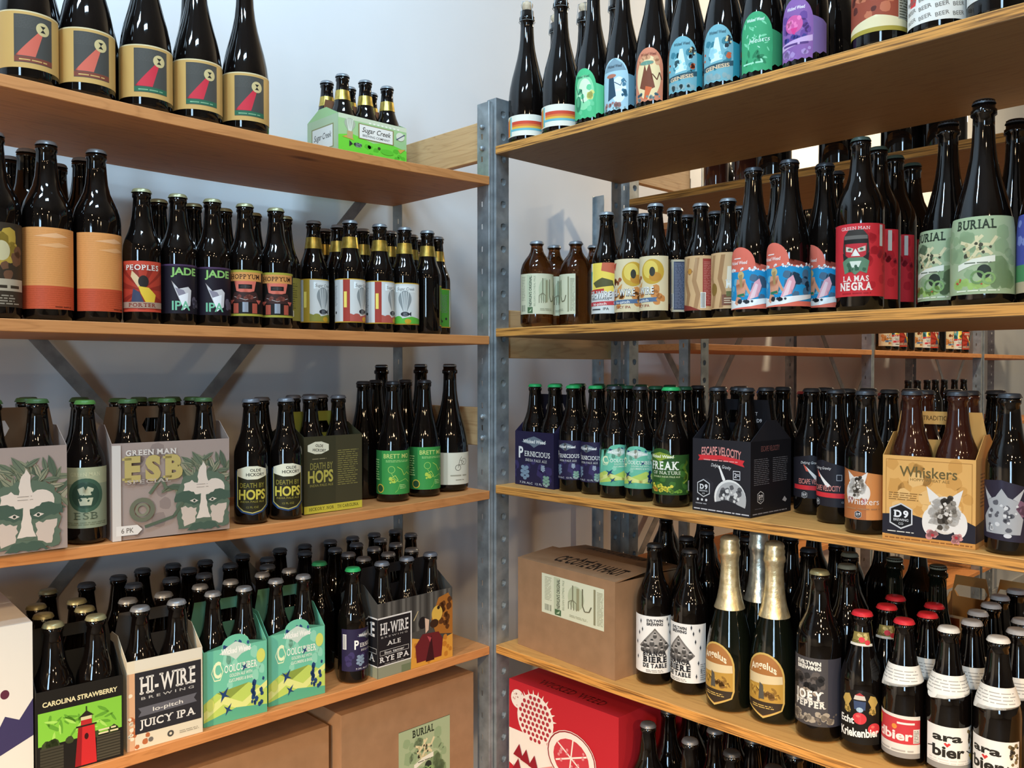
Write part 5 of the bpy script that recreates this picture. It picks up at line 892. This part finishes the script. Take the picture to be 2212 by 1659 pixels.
# ------------------------------------------------------------------ placing by what is seen
SKIP = []
def bc(shelf, px, py, kind, label, turn=0, group=None, cap=None, tol=.004):
    """a bottle whose cap top is seen at a pixel"""
    k = KIND[kind]; h = (height(k['tp']) + (20 if k.get('cork') else 1.7)) * k.get('sz', 1) * .001
    z = ZS[shelf] + h - EYE
    d = camo.rotation_euler.to_matrix() @ Vector(((px - CX) / FPX, -(py - CY) / FPX, -1)); q = z / d.z
    x, y = d.x * q, d.y * q; r = body_r(k['tp']) * k.get('sx', 1) * .001
    if not free(shelf, x, y, r - tol): SKIP.append((shelf, px, kind)); return None
    return bottle(shelf, x, y, kind, label, None, group, None, cap, None, turn)
def bb(shelf, px, py, kind, label, turn=0, group=None, cap=None):
    """a bottle whose nearest base point is seen at a pixel"""
    x, y = hit(shelf, px, py); k = KIND[kind]; r = body_r(k['tp']) * k.get('sx', 1) * .00093; a = heading(px)
    return bottle(shelf, x + r * math.cos(a), y + r * math.sin(a), kind, label, None, group, None, cap, None, turn)

# ---- left unit, top shelf
TAN = 'large bottle, tan and black label, %s'
for px, kd, t in ((67, 'lamp_salmon', 'salmon beam, leftmost on the top left shelf'), (193, 'lamp_salmon', 'salmon beam, second from the left on the top shelf'), (320, 'lamp_crimson', 'red beam and green strip, third from the left'),
                  (430, 'lamp_crimson', 'red beam and green strip, fourth from the left'), (533, 'lamp_crimson', 'red beam, rightmost of the five against the wall')):
    bt('L1', px, .050, kd, TAN % t, 11, 'tan-labelled bottles on the top left shelf')
for px in (-40, 92, 210, 322, 410): bt('L1', px, .150, 'plain_champ', 'dark corked bottle behind the tan labels', 0, 'second row on the top left shelf')
B = Vector(on('L1', 879, .195)); ra = math.radians(0); A = B - Vector((math.cos(ra), math.sin(ra))) * .186
carrier('L1', A, B, 129, 132, 176, f_sugar, s_sugar, '#9cc088', '#8a5f44', 'green printed six-pack carton with a white name panel on the top left shelf', 3, None, 'gold_neck',
        'bottle with a gold neck band standing in the green six-pack carton', 'bottles in the green carton', handle='#7d543c')
# ---- left unit, second shelf
bt('L2', -2, .052, 'brownfig', 'large bottle with a brown and yellow picture label at the left edge', 0)
bt('L2', 105, .056, 'orange', 'large dark bottle with a plain orange and red label, left of the pair', 4)
bt('L2', 211, .056, 'orange', 'large dark bottle with a plain orange and red label, right of the pair', 28)
for px, py in ((28, 337), (60, 323), (133, 352), (170, 343)): bc('L2', px, py, 'plain_bomber', 'large dark capped bottle behind the orange-labelled bottles', 0, 'large bottles behind the orange labels', '#8a8d90', .02)
bt('L2', 310, .044, 'people', 'small bottle with a red sunburst label and a raised arm')
bt('L2', 391, .044, 'jade', 'small bottle with a black label and pale green letters, left one of two', 16)
bt('L2', 462, .044, 'jade', 'small bottle with a black label and pale green letters, right one of two', 14)
bt('L2', 528, .044, 'hoppyum', 'small bottle with an orange and salmon robot label, left one of two')
bt('L2', 588, .044, 'hoppyum', 'small bottle with an orange and salmon robot label, right one of two', 4)
bc('L2', 614, 468, 'olive', 'small bottle turned to show an olive back label with bar code', 8)
bc('L2', 677, 478, 'sugar_gold', 'small gold-necked bottle with a grey and gold label, second row', 0)
bc('L2', 756, 477, 'sugar_red', 'small gold-necked bottle with a white and red balloon label, left one of two', 14)
bc('L2', 820, 485, 'sugar_red', 'small gold-necked bottle with a white and red balloon label, right one of two', 22)
bc('L2', 874, 492, 'sugar_green', 'small gold-necked bottle with a green and white balloon label facing out', -36)
bc('L2', 923, 499, 'sugar_green', 'gold-necked bottle turned to its plain dark back, last in its row', 180)
for px, py in ((345, 432), (417, 441), (488, 452), (550, 461)): bc('L2', px, py, 'plain', 'dark bottle behind the picture labels of the second left shelf', 0, 'second row on the second left shelf', '#9a9670', .008)
for px, py in ((700, 495), (730, 487), (783, 495), (801, 506), (842, 500), (890, 508), (904, 519), (943, 512)):
    bc('L2', px, py, 'sugar_red' if px < 850 else 'sugar_green', 'gold-necked bottle behind the balloon labels', 120, 'rear gold-necked bottles')
# ---- left unit, third shelf
K('slim', 'long', None, sx=.96)
B = Vector(hit('L3', 146, 1187))
carrier('L3', (B.x - .19, B.y + .003), B, 129, 158, 215, f_esb2, None, '#a08e84', '#6a5038', 'six-pack carton with a pale leafy face cut by the left edge', 3, None, 'plain', 'green-capped bottle standing in the leafy carton at the left edge', 'bottles in the leftmost leafy carton', cap='#3e5a34', handle='#5d4632')
carrier('L3', hit('L3', 242, 1171), hit('L3', 496, 1146), 129, 158, 215, f_esb, None, '#a08e84', '#6a5038', 'six-pack carton with a pale leafy face and gold letters', 3, None, 'slim', 'green-capped bottle standing in the carton with gold letters', 'bottles in the gold-lettered leafy carton', cap='#3e5a34', handle='#5d4632')
bb('L3', 191, 1180, 'esb', 'single bottle with a pale green label between the two leafy cartons', 0)
fill('L3', (60, 130, 172, 232, 300, 372), (.165, .235), 'plain', 'green-capped bottle in the rows behind the leafy cartons', 'rows behind the leafy cartons', '#3e5a34')
bb('L3', 543, 1134, 'hops', 'bottle with a black and yellow arched label, left one of two', 4)
bb('L3', 618, 1124, 'hops', 'bottle with a black and yellow arched label beside the olive carton', 8)
carrier('L3', hit('L3', 653, 1116), hit('L3', 722, 1106), 128, 152, 196, f_hops, None, '#3d3a27', '#2c2a1c', 'dark olive four-pack carton with a yellow strip along its foot', 1, None, None, '', '', handle='none') if 0 else None
A = Vector(hit('L3', 657, 1114)); Cn = Vector(hit('L3', 720, 1108)); Bn = Vector(hit('L3', 782, 1096))
carrier('L3', A, Bn, 129, 150, 196, lambda w, h: sc(f_hops(w * .53, h), 0, 0, 1) + sc(s_hops(w * .47, h), w * .53, 0, 1), None, '#3d3a27', '#2c2a1c', 'dark olive carton with a white badge and a yellow strip along its foot', 2, None, 'plain', 'bottle standing in the dark olive carton', 'bottles in the olive carton', cap='#6d7076', handle='#8f8a34')
for px, ins in ((565, .115), (600, .18), (634, .115), (668, .2)): 
    x, y = on('L3', px, ins)
    if free('L3', x, y, .030): bottle('L3', x, y, 'plain', 'dark bottle behind the black and yellow labels', 40, 'bottles behind the arched labels', None, '#6d7076')
bb('L3', 849, 1086, 'brett', 'bottle with a bright green label, left one of two', 8)
bb('L3', 917, 1075, 'brett', 'bottle with a bright green label, right one of two', 24)
bb('L3', 972, 1064, 'cream_bike', 'tall bottle with a cream label at the right end of the third left shelf', 26)
for px, ins in ((785, .14), (812, .20), (876, .14)):
    x, y = on('L3', px, ins)
    if free('L3', x, y, .033): bottle('L3', x, y, 'plain_belg', 'dark bottle behind the green-labelled bottles', 0, 'bottles behind the green labels', None, '#3a3c40')
K('tall_capped', 'champ', None, cap='#8a8d90', sz=.945)
for px, ins in ((752, .24), (824, .28), (873, .25), (918, .19)):
    x, y = on('L3', px, ins)
    if free('L3', x, y, .038): bottle('L3', x, y, 'tall_capped', 'tall dark bottle at the back of the third left shelf', 0, 'tall bottles at the back of the third left shelf')
# ---- left unit, fourth shelf
K('slimmer', 'long', None, sx=.915)
x1, y1 = hit('L4', 73, 1681)
solid_box('L4', (x1 - .27, y1 + .015), (x1, y1), 300, 238, '#d6d2c8', 'white box with a dark purple wave at the left edge', f_white, name='printed_box')
carrier('L4', hit('L4', 79, 1684), hit('L4', 267, 1632), 129, 132, 214, f_caro, None, '#1f1d19', '#24211c', 'black carton with a red lighthouse on a green field', 2, None, 'plain', 'dark bottle in the lighthouse carton', 'bottles in the lighthouse carton', cap='#9a9670', handle='#24221e')
carrier('L4', hit('L4', 275, 1626), hit('L4', 438, 1581), 129, 148, 214, f_juicy, None, '#d0c4aa', '#3a362e', 'cream and black carton with large white slab letters', 2, None, 'plain', 'dark bottle in the cream and black carton', 'bottles in the cream and black carton', cap='#8a8d90', handle='#3c3a38')
carrier('L4', hit('L4', 440, 1573), hit('L4', 577, 1537), 129, 132, 205, f_cool, None, '#6ebfa0', '#3d6a58', 'teal carton with yellow hills and dark birds, left one of two', 2, None, 'slimmer', 'dark bottle in the left teal carton', 'bottles in the left teal carton', cap='#8a8d90', handle='#4d7d68', topmid=10)
carrier('L4', hit('L4', 580, 1528), hit('L4', 702, 1497), 129, 132, 205, f_cool, None, '#6ebfa0', '#3d6a58', 'teal carton with yellow hills and dark birds, right one of two', 2, None, 'slimmer', 'dark bottle in the right teal carton', 'bottles in the right teal carton', cap='#8a8d90', handle='#4d7d68', topmid=10)
bb('L4', 763, 1478, 'pernicious', 'green-capped bottle with a dark purple label turned to its bar code', 62)
carrier('L4', hit('L4', 816, 1468), hit('L4', 977, 1418), 129, 152, 214, f_rye, s_rye, '#4a4844', '#2a2826', 'carton with white slab letters and a lion and dancer picture', 3, None, 'plain', 'bottle standing in the lion and dancer carton', 'bottles in the lion carton', cap='#6d7076', handle='#222124')
L4B = 'dark bottle packed at the back of the fourth left shelf'
for px, py in ((104, 1273), (130, 1280), (187, 1259), (214, 1267), (256, 1243), (289, 1260), (309, 1228), (336, 1237), (373, 1218), (407, 1227), (439, 1239), (467, 1250), (496, 1262), (561, 1247), (83, 1305), (104, 1316), (163, 1296), (174, 1307),
               (252, 1281), (275, 1296), (328, 1271), (353, 1284), (372, 1248), (399, 1260), (429, 1271), (526, 1273), (586, 1260), (624, 1236)):
    bc('L4', px, py, 'plain', L4B, 0, 'packed rows on the fourth left shelf', '#4a4d52' if px > 180 else '#9a9670', .006)
for px, py in ((690, 1213), (728, 1217)): bc('L4', px, py, 'plain', 'green-capped bottle behind the purple-label bottle', 0, 'green-capped bottles on the fourth left shelf', '#2f8a5c', .006)
L4R = 'dark bottle in the rows behind the lion and dancer carton'
for px, py in ((725, 1184), (770, 1173), (822, 1163), (755, 1194), (808, 1182), (855, 1173), (790, 1208), (838, 1196), (888, 1185)): bc('L4', px, py, 'plain', L4R, 0, 'rows behind the lion carton', '#6d7076', .006)
fill('L4', tuple(range(90, 660, 27)), (.175, .24, .305), 'plain', L4B, 'packed rows on the fourth left shelf', '#4a4d52')
fill('L4', tuple(range(700, 905, 27)), (.18, .245, .31), 'plain', L4R, 'rows behind the lion carton', '#6d7076')
# boxes on the lowest left shelf
solid_box('L5', on('L5', 735, .018), on('L5', 1022, .022), 320, 294, M_CARD, 'large brown cardboard box with a green picture sticker under the left shelf', f_burbox)
solid_box('L5', (on('L5', 735, .03)[0] - .42, YL + .05), (on('L5', 735, .03)[0] - .02, YL + .045), 290, 270, M_CARD, 'plain brown cardboard box under the left shelf, beside the one with a sticker')
# ---- right unit, top shelf
for px, t in ((1135, 'left'), (1211, 'right')): bt('R1', px, .052, 'rainbow', 'corked bottle with a cream band and rainbow stripes, %s one of two' % t, -3, 'rainbow bottles')
for px, kd, t, tu in ((1282, 'wild_green', 'corked bottle with a green watercolour label beside the rainbow bottles', -14), (1345, 'wild_blue', 'corked bottle with a pale blue label showing a hatted figure', -6), (1413, 'wild_orange', 'corked bottle with an orange arched label', 3), (1483, 'genesis', 'corked bottle with a teal waterfall label, left one of two', 3),
                      (1556, 'genesis', 'corked bottle with a teal waterfall label, right one of two', 3), (1640, 'wild_green_b', 'corked bottle with an emerald green wavy label', 4), (1735, 'wild_purple', 'corked bottle with a purple and pink label', -4), (1895, 'redbrown', 'big bottle with a rust red label near the top right corner', -8), (2020, 'deep', 'big bottle with a white and red lettered label at the top right', 0), (2152, 'whitelab', 'big bottle with a white label cut by the top right corner', 0)):
    bt('R1', px, .052 if px < 1850 else .056, kd, t, tu)
fill('R1', (1198, 1262, 1330, 1395, 1450, 1520, 1590, 1680, 1790), (.150,), 'plain_champ', 'corked second-row bottle on the top right shelf', 'second row on the top right shelf')
# ---- right unit, second shelf
for px, py, t, tu in ((1154, 521, 'stubby amber bottle with a cream fork label at the left end', 17), (1244, 522, 'stubby bottle with a cream label turned to its fine print', -92)): bc('R2', px, py, 'newlin', t, tu)
for px, py in ((1196, 530), (1284, 530)): bc('R2', px, py, 'newlin', 'stubby bottle in the row behind the two cream-labelled stubbies', 10, 'rear stubby bottles')
bc('R2', 1312, 459, 'hiwire_a', 'bottle with a white letter label and a red ribbon', -28)
bc('R2', 1359, 450, 'hiwire_b', 'bottle with a gold horn label, left one of two', -29)
bc('R2', 1411, 440, 'hiwire_b', 'bottle with a gold horn label, right one of two', -53)
bc('R2', 1452, 448, 'hiwire_c', 'bottle in the second row showing a slate stripe and bar code', 34)
bc('R2', 1514, 440, 'hiwire_d', 'bottle with a wood-brown label, red stripe and bar code', 0)
bc('R2', 1571, 430, 'hiwire_e', 'bottle with a wood-brown label beside the first beach bottle', -20)
R2B = 'dark rear bottle between the stubby and beach bottles'
for px, py in ((1392, 462), (1484, 465), (1546, 457), (1600, 446)): bc('R2', px, py, 'plain', R2B, 0, 'rear rows on the second right shelf', '#6d7076', .006)
bt('R2', 1626, .052, 'surfer', 'bottle with a coral and blue beach label, left of the two in front', -6)
bt('R2', 1711, .052, 'surfer', 'bottle with a coral and blue beach label, right of the two in front', -12)
bt('R2', 1772, .108, 'surfer', 'bottle with a coral and blue beach label half hidden in the second row', -10)
bt('R2', 1680, .135, 'surfer', 'dark beach-label bottle whose neck shows between the two front beach bottles', -10)
bt('R2', 1800, .18, 'surfer', 'dark bottle behind and left of the red masked-face bottle', -10)
bt('R2', 1856, .055, 'negra', 'large bottle with a red label and a masked bearded face', -6)
for px, ins in ((1893, .135), (1929, .215), (1967, .295)): bt('R2', px, ins, 'negra', 'large red-label bottle filed after the masked-face bottle', -30, 'file behind the masked-face bottle')
bt('R2', 2044, .135, 'burial', 'big bottle with a sage green label, the farther of two', -36)
bt('R2', 2126, .056, 'burial', 'big bottle with a sage green label in front, nearest the right edge', -8)
bt('R2', 2260, .075, 'purple_far', 'big bottle with a purple and green label cut by the right edge', -10)
bt('R2', 2190, .20, 'champ_capped', 'big dark bottle behind the sage green labels', 0)
# ---- right unit, third shelf
carrier('R3', hit('R3', 1113, 1045), hit('R3', 1196, 1058), 129, 122, 205, f_pern, None, '#28223f', '#15121f', 'dark purple four-pack carton at the left end of the right shelf', 2, None, 'plain', 'green-capped bottle standing in the dark purple carton', 'bottles in the purple carton', cap='#2fa35c', handle='#191521', sideR=s_pern)
bb('R3', 1238, 1063, 'pernicious', 'green-capped bottle with a dark purple label beside the purple carton', -32)
bb('R3', 1280, 1069, 'pernicious', 'green-capped bottle with a dark purple label beside the teal labels', -38)
bb('R3', 1325, 1077, 'coolcumber', 'bottle with a teal and yellow label, left one of two', 17)
bb('R3', 1378, 1084, 'coolcumber', 'bottle with a teal and yellow label, right one of two', -15)
bb('R3', 1449, 1097, 'freak', 'wide green-capped bottle with a dark green label and white letters', -24)
A, Bq = Vector(hit('R3', 1496, 1101)), Vector(hit('R3', 1621, 1120))
carrier('R3', A, Bq, 129, 134, 206, f_esc, None, '#26252a', '#131216', 'black carton with a moon and a red ribbon', 2, None, 'plain', 'bottle standing in the black moon carton', 'bottles in the moon carton', handle='#17161a', sideR=s_esc, hshapes=h_esc)
bb('R3', 1752, 1113, 'escape_b', 'bottle with a black label, white comet and red stripe, left one of two', 0)
bb('R3', 1804, 1133, 'escape_b', 'bottle with a black label, white comet and red stripe, right one of two', -42)
bb('R3', 1868, 1156, 'whisk_b', 'bottle with an orange label and a furry animal face', -8)
A, Bq = Vector(hit('R3', 1906, 1163)), Vector(hit('R3', 2107, 1188))
carrier('R3', A, Bq, 129, 130, 196, f_whi, None, '#d9a35a', '#c8924c', 'orange carton with a furry animal and dark script letters', 2, None, 'amber_plain', 'reddish bottle standing in the orange carton', 'bottles in the orange carton', handle='#d9a35a', sideR=s_whi, hshapes=h_whi)
bb('R3', 2172, 1204, 'viking', 'bottle with a grey horned helmet label at the right edge', -17)
R3B = 'dark bottle in the close-packed rear rows of the third right shelf'
fill('R3', tuple(range(1200, 1500, 31)), (.115, .18, .245), 'plain', 'dark green-capped bottle in the rows behind the teal and purple labels', 'rear rows left half of the third right shelf', '#26523a')
fill('R3', tuple(range(1508, 2215, 46)), (.165, .235), 'plain', R3B, 'rear rows right half of the third right shelf', '#3a3c40', 20)
# ---- right unit, fourth shelf
A, Bq = Vector(hit('R4', 1119, 1391)), Vector(hit('R4', 1328, 1471)); 
solid_box('R4', A, Bq, 215, 196, M_CARD, 'brown cardboard box with a cream label and French lettering on its top', f_newbox, None, {0: t_newbox, 1: t_newbox2}, None, (.10, .05))
bb('R4', 1413, 1482, 'eviltwin', 'bottle with a white label and grey crowd picture, left one of two', 2)
bb('R4', 1489, 1504, 'eviltwin', 'bottle with a white label and grey crowd picture, right one of two', -35)
bb('R4', 1575, 1541, 'angelus', 'gold foil topped bottle with an arched golden label, left one of two', -38)
bb('R4', 1671, 1568, 'angelus', 'gold foil topped bottle with an arched golden label, right one of two', -25)
bb('R4', 1772, 1606, 'joey', 'large bottle with a grey and black pebbled label', -18)
bc('R4', 1863, 1318, 'kriek', 'red-capped bottle with lions and cherries on its label', -5)
bc('R4', 1954, 1336, 'redlabel', 'red-capped bottle with a red label and white collar', -24)
bc('R4', 2048, 1353, 'arabier', 'white-capped bottle with a white label and collar, left one of two', 13)
bc('R4', 2157, 1375, 'arabier', 'white-capped bottle with a white label and collar, right one of two', -16)
for px, py in ((1641, 1176), (1735, 1186)): 
    x, y = on('R4', px, .155 if px < 1700 else .145)
    if free('R4', x, y, .040): bottle('R4', x, y, 'foil_silver', 'silver foil topped bottle behind the gold ones', 0, 'silver foil bottles')
for px, py in ((1919, 1304), (1933, 1289)): bc('R4', px, py, 'kriek', 'red-capped bottle in the file behind the lions and cherries bottle', 0, 'file of red caps behind the cherries', tol=.02)
for px, py in ((2001, 1321), (2017, 1305)): bc('R4', px, py, 'redlabel', 'red-capped bottle in the file behind the red-label bottle', 0, 'file of red caps behind the red label', tol=.008)
for px, py in ((2088, 1336), (2119, 1321), (2138, 1305), (2160, 1286), (2182, 1354), (2203, 1336), (2232, 1321), (2195, 1273)): bc('R4', px, py, 'collar_white', 'grey-capped bottle in the files behind the white-label bottles', 0, 'files behind the white labels', tol=.008)
K('green_tall', 'champ', None, glass=M_GREEN, sx=.93, sz=.92)
for px, py in ((1923, 1205), (1997, 1218)): bc('R4', px, py, 'green_tall', 'big dark green bottle rising behind the red caps', 0, 'big green bottles on the fourth right shelf', '#77796a', .03)
for px, py in ((1951, 1204), (2027, 1215)): bc('R4', px, py, 'green_tall', 'big dark green bottle at the very back behind the red caps', 0, 'big green bottles at the very back', '#3a3c40', .03)
for px, py in ((1837, 1222), (1852, 1194), (1891, 1214)): bc('R4', px, py, 'plain_bomber', 'large dark bottle behind the lions and cherries bottle', 0, 'large dark bottles behind the cherries', '#77796a', .02)
fill('R4', tuple(range(1440, 1640, 44)), (.15, .235, .32), 'plain_bomber', 'large dark bottle behind the two crowd-picture bottles', 'large dark bottles behind the crowd labels')
fill('R4', tuple(range(1660, 1860, 50)), (.225, .31), 'plain_bomber', 'large dark bottle in the deep rows behind the foil-topped bottles', 'deep rows behind the foil tops')
# below the fourth right shelf
a0 = Vector(on('R5', 1100, .012)); b0 = Vector(on('R5', 1338, .016))
solid_box('R5', a0, b0, 240, 282, '#b8242e', 'red box with white fruit and cactus drawings under the right shelf', f_red, None, {0: t_red}, name='printed_box')
for px, py in ((1400, 1561), (1474, 1606), (1522, 1583)): bc('R5', px, py, 'plain_bomber', 'dark bottle in the shade under the fourth right shelf', 0, 'dark bottles under the right shelf', '#6d7076', .02)
fill('R5', tuple(range(1400, 1800, 46)), (.05, .13, .21, .29), 'plain_bomber', 'dark bottle in the shade under the fourth right shelf', 'dark bottles under the right shelf', '#3a3c40')

# ---- what shows through the gaps: the unit behind and the wall units of the next aisle
def far(px, X, z, kind, label, group, cap=None):
    y = X * math.tan(heading(px)); sh = 'B%.2f' % z
    if y > YE - .045 or not free(sh, X, y, body_r(KIND[kind]['tp']) * .001): return
    bottle(sh, X, y, kind, label, -90, group, EYE + z, cap)
for px in (1545, 1578, 1612): far(px, 1.90, .444, 'amber_plain', 'brown bottle behind, seen under the top right shelf', 'brown bottles on the unit behind', '#6d7076')
for px in (1668, 1716, 1808, 1850, 1945, 1985, 2035, 2090): far(px, 1.87, .444, 'champ_capped', 'large dark bottle behind, seen under the top right shelf', 'large bottles on the unit behind')
for i in range(13): far(1545 + 47 * i, 1.87, -.28, 'plain', 'dark bottle behind, cap level with the third right shelf', 'level row on the unit behind', ('#3a3c40', '#3a3c40', '#b03a34', '#3a3c40', '#35508a', '#b9a83c', '#b03a34')[i % 7])
for i in range(16): far(1560 + 44 * i, 1.95, -.28, 'plain', 'dark bottle in the deeper row of the unit behind', 'deeper row on the unit behind', ('#b03a34', '#3a3c40', '#35508a', '#3a3c40')[i % 4])
for i in range(16): far(1400 + 40 * i, 1.845, -.63, 'plain_bomber', 'large dark bottle on the unit behind, seen between the lower right shelves', 'dark rows low on the unit behind')
def f_lion(w, h): return cl([R('#e0d6c2', 0, 0, w, h), P('#8a4a2c', (w * .04, h * .04), (w * .5, h * .04), (w * .5, h * .96), (w * .04, h * .96)), C('#6a7a4a', w * .27, h * .74, 16), P('#d9b98a', (w * .5, h * .1), (w * .9, h * .2), (w * .8, h * .7), (w * .6, h * .8)), BL('#a8602c', 3, 9, w * .1, h * .1, w * .9, h * .9, 4, 9)], w, h)
yy = 1.86 * math.tan(heading(2036)); y2 = 1.86 * math.tan(heading(2120))
carrier('B-0.63', (1.86, yy), (1.86, y2), 126, 130, 200, f_lion, None, '#d8b078', '#b98a52', 'orange and cream carton on the unit behind, seen between the lower right shelves', 2, None, None, '', '', z=EYE - .63, handle='#c89a5c')
yy = 1.88 * math.tan(heading(2134)); y2 = 1.88 * math.tan(heading(2215))
carrier('B-0.63', (1.88, yy), (1.88, y2), 126, 128, 200, lambda w, h: cl([R('#cfb88c', 0, 0, w, h), BL('#4a5a9a', 4, 8, w * .2, h * .5, w * .9, h * .96, 4, 9)], w, h), None, '#cfb88c', '#a8875a', 'cream carton with blue marks on the unit behind, beside the orange one', 2, None, None, '', '', z=EYE - .63, handle='#b08a52')
yy = 1.84 * math.tan(heading(1352)); y2 = 1.84 * math.tan(heading(1398))
def farwall(px, inset, z, kind, label, group, cap=None):
    y = YL + inset; x = y / math.tan(heading(px)); sh = 'W%.2f' % z
    if not free(sh, x, y, .0305) or min(abs(x - q) for q in (2.11, 3.3425, 4.5975)) < .075: return
    bottle(sh, x, y, kind, label, 0, group, EYE + z, cap)
for px in range(1908, 2112, 17): farwall(px, .05, .0754, ('hiwire_b', 'hiwire_a', 'people', 'plain')[(px // 17) % 4], 'tiny far bottle on the next aisle pine shelf', 'far bottles above eye level')
for px in (1962, 1982, 2003, 2021, 2040, 2062, 2082, 2100): farwall(px, .05, -.2743, 'plain', 'tiny far bottle top beyond the third right shelf', 'far bottle tops in the next aisle', '#3a3c40')
for px in range(1560, 1890, 30): farwall(px, .06, .4346, 'plain_bomber', 'far bottle on the top pine shelf of the next aisle', 'far top shelf bottles')

# ---- nudge neighbours apart so that no glass touches glass or card
_mob = {}
def MOB(p):
    k = p[3].name
    if k not in _mob: _mob[k] = mob0(p)
    return _mob[k]
mob0 = lambda p: 1e-6 if p[4] else .06 if any(c_.name.startswith('label') for c_ in p[3].children) else 1.0   # the labelled ones stay where they are seen
for sh, L in OCC.items():
    for it in range(160):
        moved = False
        for i in range(len(L)):
            p = L[i]
            for j in range(i):
                q = L[j]; dx, dy = p[0] - q[0], p[1] - q[1]; dd = math.hypot(dx, dy) or 1e-6; gap = p[2] + q[2] + .0013 - dd
                if gap > 0 and not (p[4] and q[4]):
                    moved = True; k = gap / dd; mp, mq = MOB(p), MOB(q); wp, wq = mp / (mp + mq), mq / (mp + mq)
                    p[0] += dx * k * wp; p[1] += dy * k * wp; q[0] -= dx * k * wq; q[1] -= dy * k * wq
            if not p[4]:
                for ax, ay, ca, sa, w_, dp in OCCR.get(sh, []):
                    u, v = (p[0] - ax) * ca + (p[1] - ay) * sa, -(p[0] - ax) * sa + (p[1] - ay) * ca; m = p[2] + .0022
                    if -m < u < w_ + m and -m < v < dp + m:
                        moved = True; s = min((u + m, 'l'), (w_ + m - u, 'r'), (dp + m - v, 'b'), (v + m, 'f'))
                        du, dv = {'l': (-s[0], 0), 'r': (s[0], 0), 'b': (0, s[0]), 'f': (0, -s[0])}[s[1]]
                        p[0] += du * ca - dv * sa; p[1] += du * sa + dv * ca
                if sh[0] == 'L': p[1] = min(max(p[1], YL + p[2] + .002), YL + DL - p[2] - .007); p[0] = min(p[0], 1.3205 - p[2] - .004)
                if sh[0] == 'R': p[0] = min(max(p[0], XR + p[2] + .002), XR + .445 - p[2]); p[1] = min(p[1], YE - p[2] - .004)
        if not moved: break
    for p in L:
        if not p[4]:
            p[3].location.x, p[3].location.y = p[0], p[1]
            if sh in ZS: p[3].location.z = ztop(sh, p[0], p[2]) + .0002

# ---- alike things that can be told apart by their order get that order in their label
ORD = ('first', 'second', 'third', 'fourth', 'fifth', 'sixth', 'seventh', 'eighth', 'ninth', 'tenth', 'eleventh', 'twelfth', 'thirteenth', 'fourteenth', 'fifteenth', 'sixteenth', 'seventeenth', 'eighteenth', 'nineteenth', 'twentieth', 'twenty-first', 'twenty-second', 'twenty-third', 'twenty-fourth', 'twenty-fifth')
def ordered(group, key, phrase):
    q = [o for o in COL.objects if o.get('group') == group and o.get('category')]
    q.sort(key=key)
    if len(q) < 2: return
    for i, o in enumerate(q): o['label'] = o['label'] + ', ' + ORD[i] + ' ' + phrase
left = lambda o: -math.atan2(o.location.y, o.location.x)
near = lambda o: math.hypot(o.location.x, o.location.y)
for g in ('second row on the top left shelf', 'large bottles behind the orange labels', 'second row on the second left shelf', 'bottles behind the green labels', 'tall bottles at the back of the third left shelf', 'bottles behind the arched labels',
          'green-capped bottles on the fourth left shelf', 'second row on the top right shelf', 'rear stubby bottles', 'silver foil bottles', 'rear rows on the second right shelf', 'big green bottles on the fourth right shelf', 'big green bottles at the very back',
          'large dark bottles behind the cherries', 'brown bottles on the unit behind', 'large bottles on the unit behind', 'rear gold-necked bottles', 'far bottle tops in the next aisle', 'packed rows on the fourth left shelf', 'rows behind the lion carton', 'files behind the white labels', 'rows behind the leafy cartons', 'rear rows left half of the third right shelf', 'rear rows right half of the third right shelf', 'large dark bottles behind the crowd labels', 'level row on the unit behind', 'far bottles above eye level'):
    ordered(g, left, 'from the left')
for g in ('file behind the masked-face bottle', 'file of red caps behind the cherries', 'file of red caps behind the red label'):
    ordered(g, near, 'behind it')
